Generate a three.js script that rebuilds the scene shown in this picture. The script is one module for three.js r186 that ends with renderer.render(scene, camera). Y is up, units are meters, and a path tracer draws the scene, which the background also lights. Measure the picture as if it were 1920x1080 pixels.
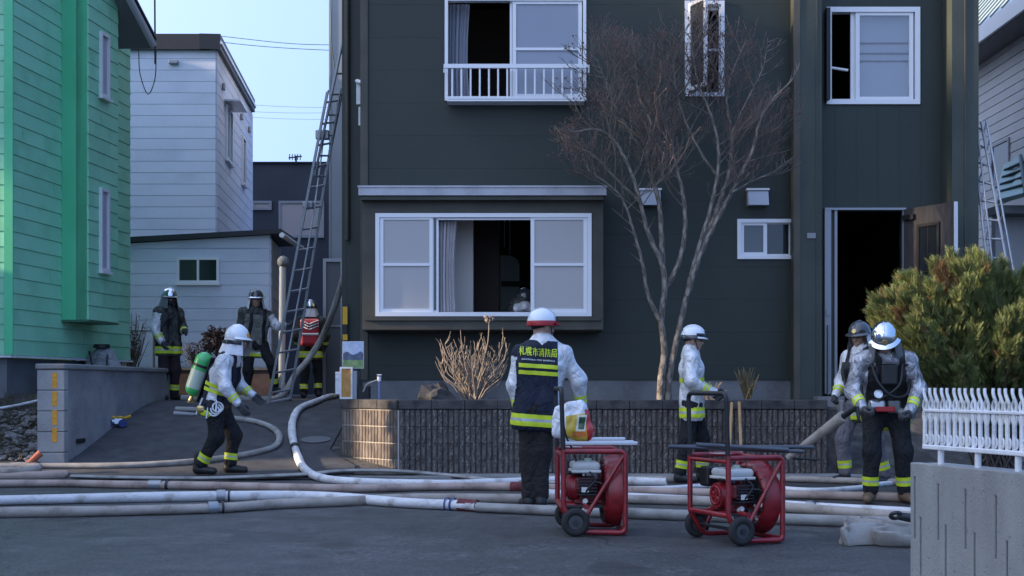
import * as THREE from 'three';
import { mergeGeometries, toCreasedNormals } from 'three/addons/utils/BufferGeometryUtils.js';
import { RoundedBoxGeometry } from 'three/addons/geometries/RoundedBoxGeometry.js';

// ---------------------------------------------------------------- camera, sky, sun, exposure
const FOCAL = 2500, CX = 960, CY = 720, EYE = 1.12;          // pixels of the 1920 x 1080 photograph
const scene = new THREE.Scene();
const camera = new THREE.PerspectiveCamera(THREE.MathUtils.radToDeg(2 * Math.atan(720 / FOCAL)), 4 / 3, 0.1, 600);
camera.position.set(0, EYE, 0);
camera.setViewOffset(1024, 768, 0, 0, 1024, 576);            // rising lens: verticals stay vertical
const renderer = new THREE.WebGLRenderer({ antialias: true });
renderer.toneMapping = THREE.LinearToneMapping;
renderer.toneMappingExposure = 1.98;
renderer.shadowMap.enabled = true;

const SUNDIR = new THREE.Vector3(-0.955, 0.272, 0.12).normalize();
{ // clear, slightly hazy winter sky: pale blue low, deeper above, brighter round the low sun
  const w = 512, h = 256, data = new Float32Array(w * h * 4);
  for (let j = 0; j < h; j++) for (let i = 0; i < w; i++) {
    const el = ((j + 0.5) / h - 0.5) * Math.PI, az = ((i + 0.5) / w - 0.5) * 2 * Math.PI;
    const x = Math.cos(az) * Math.cos(el), y = Math.sin(el), z = Math.sin(az) * Math.cos(el);
    const t = Math.min(1, Math.max(0, y)), k = Math.pow(1 - t, 1.6), c = x * SUNDIR.x + y * SUNDIR.y + z * SUNDIR.z;
    const glow = 0.78 * Math.pow((1 + c) / 2, 2.5);
    const o = (j * w + i) * 4;
    if (y < 0) { data[o] = 0.1; data[o + 1] = 0.11; data[o + 2] = 0.13; }
    else {
      data[o] = 0.13 + glow; data[o + 1] = 0.262 + 0.006 * k + glow; data[o + 2] = 0.6 - 0.05 * k + glow * 0.97;
    }
    data[o + 3] = 1;
  }
  const sky = new THREE.DataTexture(data, w, h, THREE.RGBAFormat, THREE.FloatType);
  sky.mapping = THREE.EquirectangularReflectionMapping; sky.magFilter = THREE.LinearFilter; sky.needsUpdate = true;
  scene.background = sky; scene.environment = sky;
}
const sun = new THREE.DirectionalLight(new THREE.Color(1, 0.78, 0.55), 5);
sun.position.copy(SUNDIR).multiplyScalar(60).add(new THREE.Vector3(0, 0, -15)); sun.target.position.set(0, 0, -15);
sun.castShadow = true; sun.shadow.radius = 4; sun.shadow.mapSize.set(4096, 4096);
Object.assign(sun.shadow.camera, { left: -30, right: 30, top: 30, bottom: -30, near: 1, far: 140 });
scene.add(sun, sun.target);

// ---------------------------------------------------------------- small helpers
function rng(seed) { let s = seed >>> 0; return () => { s = (s + 0x6d2b79f5) | 0; let t = Math.imul(s ^ (s >>> 15), 1 | s); t = (t + Math.imul(t ^ (t >>> 7), 61 | t)) ^ t; return ((t ^ (t >>> 14)) >>> 0) / 4294967296; }; }
const V = (x, y, z) => new THREE.Vector3(x, y, z);
const X = (px, d) => (px - CX) / FOCAL * d, Y = (py, d) => EYE + (CY - py) / FOCAL * d;
const P = (px, py, d) => V(X(px, d), Y(py, d), -d);
const clamp = THREE.MathUtils.clamp, lerp = THREE.MathUtils.lerp, sstep = THREE.MathUtils.smoothstep;
const used = new Map();
function numbered(n) { const k = used.get(n) ?? 0; used.set(n, k + 1); return k ? n + '_' + String(k).padStart(3, '0') : n; }
function tag(o, label, category, group) { o.userData.label = label; o.userData.category = category; if (group) o.userData.group = group; return o; }
function thing(name, label, category, pos = [0, 0, 0], turn = 0, group) {
  const o = new THREE.Group(); o.name = numbered(name); o.position.set(...pos); o.rotation.y = turn; scene.add(o); return tag(o, label, category, group);
}
function place(g, [x, y, z] = [0, 0, 0], rx = 0, ry = 0, rz = 0) {
  g.applyMatrix4(new THREE.Matrix4().compose(V(x, y, z), new THREE.Quaternion().setFromEuler(new THREE.Euler(rx, ry, rz, 'YXZ')), V(1, 1, 1))); return g;
}
function merge(list) { return list.length === 1 ? list[0] : mergeGeometries(list.map((g) => { const q = g.index ? g.toNonIndexed() : g; for (const k of Object.keys(q.attributes)) if (!['position', 'normal', 'uv'].includes(k)) q.deleteAttribute(k); if (!q.attributes.uv) q.setAttribute('uv', new THREE.BufferAttribute(new Float32Array(q.attributes.position.count * 2), 2)); q.morphAttributes = {}; return q; })); }
function metreUV(g) { // box mapping in metres
  const q = g.index ? g.toNonIndexed() : g, p = q.attributes.position, uv = new Float32Array(p.count * 2), a = V(), b = V(), c = V();
  for (let i = 0; i < p.count; i += 3) {
    a.fromBufferAttribute(p, i); b.fromBufferAttribute(p, i + 1).sub(a); c.fromBufferAttribute(p, i + 2).sub(a); b.cross(c);
    const ax = Math.abs(b.x), ay = Math.abs(b.y), az = Math.abs(b.z), m = ay > ax && ay > az ? 1 : ax > az ? 0 : 2;
    for (let k = i; k < i + 3; k++) { uv[2 * k] = m === 0 ? p.getZ(k) : p.getX(k); uv[2 * k + 1] = m === 1 ? p.getZ(k) : p.getY(k); }
  }
  q.setAttribute('uv', new THREE.BufferAttribute(uv, 2)); return q;
}
function part(name, geo, mat, parent, keepUV) {
  let g = Array.isArray(geo) ? merge(geo) : geo;
  if (!keepUV) g = metreUV(g);
  const m = new THREE.Mesh(g, mat); m.name = name; m.castShadow = m.receiveShadow = true; parent.add(m); return m;
}
function struct(name, geo, mat, keepUV) { const m = part(name, geo, mat, scene, keepUV); m.name = numbered(name); m.userData.kind = 'structure'; return m; }
function solo(name, label, category, geo, mat, group, keepUV) { const m = part(name, geo, mat, scene, keepUV); m.name = numbered(name); return tag(m, label, category, group); }
function box(x0, y0, z0, x1, y1, z1) { const g = new THREE.BoxGeometry(Math.abs(x1 - x0), Math.abs(y1 - y0), Math.abs(z1 - z0)); g.translate((x0 + x1) / 2, (y0 + y1) / 2, (z0 + z1) / 2); return g; }
function rbox(cx, cy, cz, w, h, d, r = 0.01, seg = 2) { const g = new RoundedBoxGeometry(w, h, d, seg, Math.min(r, w / 2.01, h / 2.01, d / 2.01)); g.translate(cx, cy, cz); return g; }
function rod(a, b, r, r2 = r, seg = 8) { // solid rod between two points
  const d = b.clone().sub(a), g = new THREE.CylinderGeometry(r2, r, d.length(), seg); g.translate(0, d.length() / 2, 0);
  g.applyQuaternion(new THREE.Quaternion().setFromUnitVectors(V(0, 1, 0), d.normalize())); g.translate(a.x, a.y, a.z); return g;
}
function tube(pts, r, seg = 8, n, closed = false) { const c = new THREE.CatmullRomCurve3(pts, closed, 'centripetal'); return new THREE.TubeGeometry(c, n ?? Math.max(6, pts.length * 5), r, seg, closed); }
function bent(pts, r, round = 0.05, seg = 8) { // bent pipe with round corners
  const path = new THREE.CurvePath(); let prev = pts[0];
  for (let i = 1; i < pts.length; i++) {
    if (i === pts.length - 1) { path.add(new THREE.LineCurve3(prev, pts[i])); break; }
    const a = pts[i].clone().add(pts[i - 1].clone().sub(pts[i]).setLength(round)), b = pts[i].clone().add(pts[i + 1].clone().sub(pts[i]).setLength(round));
    path.add(new THREE.LineCurve3(prev, a)); path.add(new THREE.QuadraticBezierCurve3(a, pts[i], b)); prev = b;
  }
  return new THREE.TubeGeometry(path, pts.length * 14, r, seg, false);
}
function quadSheet(pts, nx, nz, fn) { const pos = [], idx = [], uv = []; for (let j = 0; j <= nz; j++) for (let i = 0; i <= nx; i++) { const p = fn(i / nx, j / nz); pos.push(p.x, p.y, p.z); uv.push(p.x, p.z); } for (let j = 0; j < nz; j++) for (let i = 0; i < nx; i++) { const a = j * (nx + 1) + i, b = a + 1, c = a + nx + 1, d = c + 1; idx.push(a, b, c, b, d, c); } const g = new THREE.BufferGeometry(); g.setAttribute('position', new THREE.Float32BufferAttribute(pos, 3)); g.setAttribute('uv', new THREE.Float32BufferAttribute(uv, 2)); g.setIndex(idx); g.computeVertexNormals(); return g; }

// ---------------------------------------------------------------- procedural textures and materials
function hash(x, y, s) { let h = Math.imul(x, 374761393) + Math.imul(y, 668265263) + Math.imul(s, 2147483647 ^ 0x5bf03635); h = Math.imul(h ^ (h >>> 13), 1274126177); return ((h ^ (h >>> 16)) >>> 0) / 4294967296; }
function pnoise(x, y, per, s) { const ix = Math.floor(x), iy = Math.floor(y), fx = x - ix, fy = y - iy, u = fx * fx * (3 - 2 * fx), v = fy * fy * (3 - 2 * fy), m = (a) => ((a % per) + per) % per; const a = hash(m(ix), m(iy), s), b = hash(m(ix + 1), m(iy), s), c = hash(m(ix), m(iy + 1), s), d = hash(m(ix + 1), m(iy + 1), s); return lerp(lerp(a, b, u), lerp(c, d, u), v); }
function fbm(u, v, per, oct, s) { let t = 0, a = 0.5, n = 0; for (let i = 0; i < oct; i++) { t += a * pnoise(u * per, v * per, per, s + i); n += a; a *= 0.5; per *= 2; } return t / n; }
const enc = (l) => Math.round(255 * clamp(l <= 0.0031308 ? 12.92 * l : 1.055 * Math.pow(l, 1 / 2.4) - 0.055, 0, 1));
function colourTex(n, metres, fn) { const d = new Uint8Array(n * n * 4); for (let j = 0; j < n; j++) for (let i = 0; i < n; i++) { const c = fn(i / n, j / n), o = (j * n + i) * 4; d[o] = enc(c[0]); d[o + 1] = enc(c[1]); d[o + 2] = enc(c[2]); d[o + 3] = 255; } const t = new THREE.DataTexture(d, n, n); t.colorSpace = THREE.SRGBColorSpace; return wrap(t, metres); }
function greyTex(n, metres, fn) { const d = new Uint8Array(n * n * 4); for (let j = 0; j < n; j++) for (let i = 0; i < n; i++) { const v = Math.round(255 * clamp(fn(i / n, j / n), 0, 1)), o = (j * n + i) * 4; d[o] = d[o + 1] = d[o + 2] = v; d[o + 3] = 255; } return wrap(new THREE.DataTexture(d, n, n), metres); }
function wrap(t, m) { t.wrapS = t.wrapT = THREE.RepeatWrapping; t.magFilter = THREE.LinearFilter; t.minFilter = THREE.LinearMipmapLinearFilter; t.generateMipmaps = true; const [a, b] = Array.isArray(m) ? m : [m, m]; t.repeat.set(1 / a, 1 / b); t.needsUpdate = true; return t; }
const mix = (a, b, t) => a.map((v, i) => v + (b[i] - v) * t);
function speckle(base, dark, light, per, seed, n = 256, metres = 2, amt = 1) { return colourTex(n, metres, (u, v) => { const f = fbm(u, v, per, 5, seed), g = pnoise(u * n / 2, v * n / 2, n / 2, seed + 9), q = clamp((f - 0.5) * 2.4 * amt + (g - 0.5) * 0.5 * amt, -1, 1); return q < 0 ? mix(base, dark, -q) : mix(base, light, q); }); }
const grain = greyTex(256, 0.12, (u, v) => fbm(u, v, 16, 4, 3));
const rough1 = greyTex(512, 1.4, (u, v) => 0.45 + 0.5 * fbm(u, v, 6, 5, 21));
const crinkle = greyTex(512, [0.4, 0.62], (u, v) => { const w = fbm(u, v, 4, 2, 35) * 0.22, a = fbm(u + w, v - w * 0.6, 8, 3, 31), b = fbm(u, v, 18, 3, 37); return clamp(0.75 * Math.abs(a - 0.5) * 4.4 + 0.25 * b, 0, 1); });
const weave = greyTex(128, 0.02, (u, v) => 0.5 + 0.25 * Math.sin(u * Math.PI * 32) + 0.25 * Math.sin(v * Math.PI * 32));
const sRGB = (h) => { const c = new THREE.Color(h); return [c.r, c.g, c.b]; };
function M(col, roughness = 0.7, o = {}) { const c = new THREE.Color(); Array.isArray(col) ? c.setRGB(...col) : c.set(col); return new THREE.MeshPhysicalMaterial({ color: c, roughness, side: THREE.DoubleSide, ...o }); }
const o2 = (o) => { const n = o.px ?? 256; delete o.px; return n; };
const noisy = (base, dk, lt, per, seed, metres, r, o = {}) => M([1, 1, 1], r, { map: speckle(base, dk, lt, per, seed, o2(o), metres), ...o });

const MAT = {
  asphalt: M([0.82, 0.81, 0.78], 0.82, { map: colourTex(1024, 4.3, (u, v) => { const f = fbm(u, v, 5, 4, 1), g = hash(Math.floor(u * 1024), Math.floor(v * 1024), 2), h = pnoise(u * 340, v * 340, 340, 3), q = fbm(u, v, 22, 3, 8), wear = clamp((fbm(u, v, 9, 3, 6) - 0.58) * 7, 0, 1) * clamp((pnoise(u * 170, v * 170, 170, 7) - 0.45) * 4, 0, 1), tar = clamp((fbm(u, v, 7, 2, 11) - 0.64) * 12, 0, 1); let c = 0.05 + 0.028 * f + 0.02 * (q - 0.5) + 0.055 * (g - 0.5) + 0.04 * (h - 0.5); if (h > 0.86) c += 0.06; c = lerp(c, 0.16 + 0.05 * g, wear * 0.4); c = lerp(c, 0.03, tar * 0.7); const k = Math.abs(fbm(u, v, 4, 4, 17) - 0.5); if (k < 0.006) c *= 0.5; return [c, c * 1.01, c * 1.03]; }), bumpMap: greyTex(512, 0.5, (u, v) => fbm(u, v, 64, 3, 5)), bumpScale: 0.006, roughnessMap: rough1 }),
  drive: noisy([0.057, 0.057, 0.06], [0.037, 0.037, 0.04], [0.082, 0.082, 0.085], 12, 2, 2.1, 0.85, { bumpMap: greyTex(512, 0.5, (u, v) => fbm(u, v, 64, 3, 6)), bumpScale: 0.005 }),
  soil: noisy([0.082, 0.075, 0.068], [0.035, 0.032, 0.03], [0.16, 0.15, 0.135], 14, 3, 1.6, 0.95, { bumpMap: grain, bumpScale: 0.02 }),
  concrete: M([1, 1, 1], 0.88, { map: colourTex(512, [1.3, 1.9], (u, v) => { const f = fbm(u, v, 4, 5, 4), s = fbm(u, v * 0.25, 16, 3, 12) , g = hash(Math.floor(u * 512), Math.floor(v * 512), 5), pore = pnoise(u * 128, v * 128, 128, 6) > 0.93 ? 0.55 : 1; const c = (0.19 + 0.13 * f + 0.08 * (s - 0.5) + 0.035 * (g - 0.5)) * pore; return [c, c * 0.99, c * 0.96]; }), bumpMap: greyTex(256, 0.5, (u, v) => pnoise(u * 60, v * 60, 60, 6) * 0.5 + 0.5 * fbm(u, v, 10, 3, 9)), bumpScale: 0.0025 }),
  wallConcrete: noisy([0.36, 0.35, 0.34], [0.24, 0.235, 0.23], [0.46, 0.45, 0.43], 4, 14, 2.2, 0.88, { bumpMap: grain, bumpScale: 0.002 }),
  foundation: noisy([0.16, 0.165, 0.175], [0.1, 0.1, 0.105], [0.22, 0.22, 0.22], 6, 15, 2, 0.9, { bumpMap: grain, bumpScale: 0.002 }),
  block: M([1, 1, 1], 0.95, { map: colourTex(512, [0.8, 1.1], (u, v) => { const f = fbm(u, v, 5, 4, 41), chips = fbm(u * 3, v, 30, 2, 43), s = clamp((chips - 0.62) * 9, 0, 1) * clamp((fbm(u, v, 9, 2, 47) - 0.35) * 3, 0, 1); return mix(mix([0.095, 0.08, 0.074], [0.19, 0.162, 0.148], f), [0.42, 0.39, 0.36], s * 0.85); }), bumpMap: greyTex(512, [0.25, 0.4], (u, v) => fbm(u, v, 14, 4, 45)), bumpScale: 0.02 }),
  blockClean: noisy([0.17, 0.135, 0.11], [0.08, 0.066, 0.056], [0.27, 0.22, 0.18], 8, 42, 1.1, 0.93, { bumpMap: grain, bumpScale: 0.004 }),
  mortar: M([0.42, 0.38, 0.34], 0.95),
  cap: noisy([0.065, 0.06, 0.06], [0.028, 0.025, 0.025], [0.12, 0.11, 0.105], 12, 44, 1.2, 0.93, { bumpMap: grain, bumpScale: 0.006 }),
  siding: M([1, 1, 1], 0.55, { map: colourTex(512, [3.1, 2.73], (u, v) => { const f = fbm(u, v, 4, 5, 51), g = pnoise(u * 200, v * 100, 100, 52); return mix([0.017, 0.026, 0.021], [0.028, 0.037, 0.029], clamp(f * 0.9 + (g - 0.5) * 0.25, 0, 1)); }), bumpMap: greyTex(512, [1, 0.455], (u, v) => (v < 0.03 ? 0 : 0.75 + 0.25 * fbm(u, v, 24, 3, 53))), bumpScale: 0.002 }),
  recess: M([1, 1, 1], 0.5, { map: colourTex(256, [3.1, 2.73], (u, v) => mix([0.017, 0.026, 0.021], [0.028, 0.037, 0.029], fbm(u, v, 4, 5, 55))), bumpMap: greyTex(512, [0.3, 1], (u) => (u < 0.04 ? 0 : 1)), bumpScale: 0.003 }),
  trim: noisy([0.062, 0.058, 0.044], [0.042, 0.04, 0.031], [0.085, 0.078, 0.06], 5, 56, 1.5, 0.6),
  wing: noisy([0.044, 0.055, 0.046], [0.03, 0.04, 0.034], [0.06, 0.07, 0.058], 4, 57, 2.4, 0.58, { bumpMap: greyTex(512, [0.5, 2], (u) => (Math.abs(u - 0.5) < 0.02 ? 0 : 1)), bumpScale: 0.003 }),
  bayRoof: noisy([0.42, 0.42, 0.46], [0.3, 0.3, 0.33], [0.5, 0.5, 0.54], 6, 58, 1.6, 0.45, { metalness: 0.3 }),
  alu: M([0.78, 0.78, 0.8], 0.35, { metalness: 0.15, bumpMap: grain, bumpScale: 0.0003 }),
  aluDark: M([0.3, 0.31, 0.33], 0.4, { metalness: 0.6 }),
  frost: M([0.44, 0.42, 0.42], 0.28, { bumpMap: grain, bumpScale: 0.0004 }),
  screen: M([0.3, 0.33, 0.4], 0.5),
  glass: M([1, 1, 1], 0.02, { transmission: 1, thickness: 0, ior: 2.0 }),
  darkGlass: M([0.02, 0.025, 0.03], 0.05, { ior: 1.7 }),
  blind: M([0.2, 0.2, 0.24], 0.85),
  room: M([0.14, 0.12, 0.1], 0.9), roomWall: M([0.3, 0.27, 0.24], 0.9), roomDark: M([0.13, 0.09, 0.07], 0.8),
  curtain: M([0.66, 0.62, 0.63], 0.95, { transmission: 0.2, thickness: 0 }), curtainBlue: M([0.4, 0.42, 0.48], 0.95, { transmission: 0.2, thickness: 0 }),
  green: [0, 1, 2].map((i) => noisy([0.27 + i * 0.02, 0.63 + i * 0.035, 0.4 + i * 0.025], [0.22, 0.55, 0.34], [0.34, 0.72, 0.48], 5, 60 + i, 1.9, 0.6)),
  greenPlain: noisy([0.11, 0.58, 0.29], [0.09, 0.52, 0.25], [0.13, 0.62, 0.32], 4, 65, 1.9, 0.55),
  white: [0, 1, 2].map((i) => noisy([0.62 + i * 0.012, 0.66 + i * 0.012, 0.76 + i * 0.012], [0.54, 0.58, 0.67], [0.68, 0.72, 0.82], 4, 70 + i, 2.6, 0.65)),
  grey: [0, 1].map((i) => noisy([0.42 + i * 0.015, 0.43 + i * 0.015, 0.46 + i * 0.015], [0.35, 0.36, 0.39], [0.48, 0.49, 0.52], 4, 74 + i, 2.6, 0.7)),
  navyWall: noisy([0.035, 0.042, 0.06], [0.026, 0.032, 0.046], [0.045, 0.052, 0.07], 4, 77, 3, 0.7),
  darkRoof: M([0.02, 0.02, 0.024], 0.5), lightGrey: noisy([0.3, 0.33, 0.38], [0.26, 0.28, 0.33], [0.34, 0.37, 0.41], 3, 78, 3, 0.75),
  soffit: M([0.2, 0.2, 0.22], 0.8), fascia: M([0.62, 0.63, 0.68], 0.5), roofMetal: M([0.45, 0.55, 0.58], 0.4, { metalness: 0.3 }), roofGreen: M([0.28, 0.42, 0.4], 0.4, { metalness: 0.2 }), roofRib: M([0.06, 0.09, 0.1], 0.5),
  ladder: M([0.4, 0.41, 0.44], 0.45, { metalness: 0.55 }), steel: M([0.62, 0.64, 0.68], 0.32, { metalness: 0.85 }), iron: M([0.04, 0.045, 0.05], 0.45, { metalness: 0.5 }),
  black: M([0.012, 0.012, 0.014], 0.5), rubber: M([0.02, 0.02, 0.021], 0.85, { bumpMap: grain, bumpScale: 0.001 }),
  red: noisy([0.24, 0.008, 0.014], [0.075, 0.006, 0.008], [0.3, 0.016, 0.022], 9, 81, 0.35, 0.4, { clearcoat: 0.4, clearcoatRoughness: 0.3 }),
  redDark: noisy([0.12, 0.008, 0.012], [0.03, 0.008, 0.008], [0.18, 0.014, 0.018], 9, 82, 0.25, 0.5), cream: M([0.62, 0.62, 0.6], 0.4, { clearcoat: 0.3 }), orange: M([0.75, 0.3, 0.02], 0.6), yellow: M([0.75, 0.42, 0.02], 0.55),
  hoseWhite: noisy([0.76, 0.74, 0.74], [0.4, 0.36, 0.33], [0.84, 0.83, 0.83], 9, 84, 0.8, 0.75, { bumpMap: weave, bumpScale: 0.0015 }),
  hoseTan: noisy([0.42, 0.36, 0.31], [0.15, 0.125, 0.105], [0.5, 0.45, 0.41], 7, 85, 0.9, 0.8, { bumpMap: weave, bumpScale: 0.0015 }),
  hosePink: noisy([0.5, 0.37, 0.31], [0.28, 0.2, 0.17], [0.55, 0.45, 0.4], 7, 86, 0.9, 0.8, { bumpMap: weave, bumpScale: 0.0015 }),
  hoseGrey: noisy([0.34, 0.325, 0.3], [0.19, 0.18, 0.165], [0.42, 0.41, 0.39], 7, 87, 0.9, 0.8, { bumpMap: weave, bumpScale: 0.0015 }),
  hoseRed: noisy([0.17, 0.03, 0.035], [0.1, 0.02, 0.022], [0.24, 0.06, 0.06], 7, 88, 0.6, 0.75, { bumpMap: weave, bumpScale: 0.0015 }),
  hoseBlue: M([0.02, 0.05, 0.2], 0.6),
  bark: M([1, 1, 1], 0.9, { map: colourTex(256, [0.12, 0.5], (u, v) => { const f = fbm(u, v, 8, 4, 91); return mix([0.09, 0.075, 0.062], [0.33, 0.29, 0.25], clamp((f - 0.3) * 2, 0, 1)); }), bumpMap: greyTex(256, [0.1, 0.3], (u, v) => fbm(u, v, 12, 3, 92)), bumpScale: 0.008 }),
  twig: M([0.15, 0.125, 0.115], 0.85), bud: M([0.16, 0.085, 0.075], 0.8), dryTwig: noisy([0.27, 0.22, 0.175], [0.15, 0.12, 0.1], [0.4, 0.33, 0.27], 8, 93, 0.4, 0.85),
  leafDark: M([0.035, 0.045, 0.022], 0.8), dryLeaf: M([0.1, 0.055, 0.04], 0.85), straw: M([0.14, 0.115, 0.06], 0.85),
  foliage: M([1, 1, 1], 0.75, { transmission: 0.2, thickness: 0 }),
  wood: noisy([0.5, 0.3, 0.13], [0.36, 0.2, 0.08], [0.6, 0.4, 0.2], 9, 95, 0.6, 0.7),
  tarp: noisy([0.22, 0.225, 0.235], [0.14, 0.145, 0.15], [0.34, 0.34, 0.34], 6, 96, 0.8, 0.7, { bumpMap: crinkle, bumpScale: 0.012 }),
  rock: noisy([0.2, 0.19, 0.18], [0.11, 0.1, 0.095], [0.32, 0.31, 0.3], 6, 97, 0.6, 0.92, { bumpMap: grain, bumpScale: 0.006 }),
  whitePaint: noisy([0.72, 0.72, 0.74], [0.5, 0.5, 0.52], [0.8, 0.8, 0.81], 9, 98, 0.7, 0.5),
  // clothing
  silver: M([1, 1, 1], 0.5, { metalness: 0.22, map: speckle([0.72, 0.72, 0.74], [0.45, 0.46, 0.48], [0.82, 0.82, 0.83], 7, 101, 512, 0.5), bumpMap: crinkle, bumpScale: 0.008 }),
  silverDark: M([1, 1, 1], 0.42, { metalness: 0.35, map: speckle([0.36, 0.36, 0.39], [0.03, 0.03, 0.035], [0.74, 0.74, 0.78], 6, 105, 256, 0.55), bumpMap: crinkle, bumpScale: 0.012 }),
  gear: M([1, 1, 1], 0.8, { map: speckle([0.05, 0.052, 0.048], [0.02, 0.02, 0.02], [0.12, 0.12, 0.11], 8, 103, 256, 0.5), bumpMap: crinkle, bumpScale: 0.01 }),
  khaki: M([1, 1, 1], 0.75, { map: speckle([0.17, 0.175, 0.155], [0.08, 0.085, 0.075], [0.27, 0.28, 0.25], 7, 102, 256, 0.5), bumpMap: crinkle, bumpScale: 0.012 }),
  navy: M([0.008, 0.013, 0.032], 0.8, { bumpMap: crinkle, bumpScale: 0.008, sheen: 0.15 }),
  trouser: M([0.009, 0.0095, 0.012], 0.85, { bumpMap: crinkle, bumpScale: 0.012 }), trouserBrown: M([0.014, 0.011, 0.011], 0.85, { bumpMap: crinkle, bumpScale: 0.01 }), trouserGrey: M([0.16, 0.15, 0.17], 0.8, { bumpMap: crinkle, bumpScale: 0.012 }),
  lime: M([0.62, 0.74, 0.03], 0.5), reflect: M([0.5, 0.52, 0.55], 0.35, { metalness: 0.3 }),
  skin: M([0.42, 0.26, 0.19], 0.6), hair: M([0.012, 0.01, 0.01], 0.7), eye: M([0.03, 0.02, 0.02], 0.2),
  helmetWhite: M([0.78, 0.8, 0.84], 0.18, { clearcoat: 0.6 }), chrome: M([0.72, 0.74, 0.78], 0.12, { metalness: 1, bumpMap: greyTex(128, 0.2, (u, v) => fbm(u, v, 4, 2, 111)), bumpScale: 0.004 }), helmetDark: M([0.05, 0.055, 0.06], 0.2, { clearcoat: 0.8 }), helmetRed: M([0.4, 0.02, 0.025], 0.3),
  cape: M([0.7, 0.71, 0.74], 0.55, { bumpMap: crinkle, bumpScale: 0.008 }), capeDark: M([0.2, 0.21, 0.22], 0.5, { metalness: 0.4 }),
  glove: M([0.06, 0.06, 0.065], 0.8), gloveTan: M([0.38, 0.33, 0.27], 0.85), boot: M([0.018, 0.017, 0.017], 0.5), bootBrown: M([0.16, 0.1, 0.06], 0.6),
  tankGreen: M([0.05, 0.42, 0.12], 0.35, { clearcoat: 0.5 }), tankPale: M([0.42, 0.52, 0.42], 0.4), tankDark: M([0.05, 0.065, 0.05], 0.45), brass: M([0.6, 0.45, 0.2], 0.35, { metalness: 0.8 }), maskGlass: M([0.03, 0.03, 0.035], 0.08),
};
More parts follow.
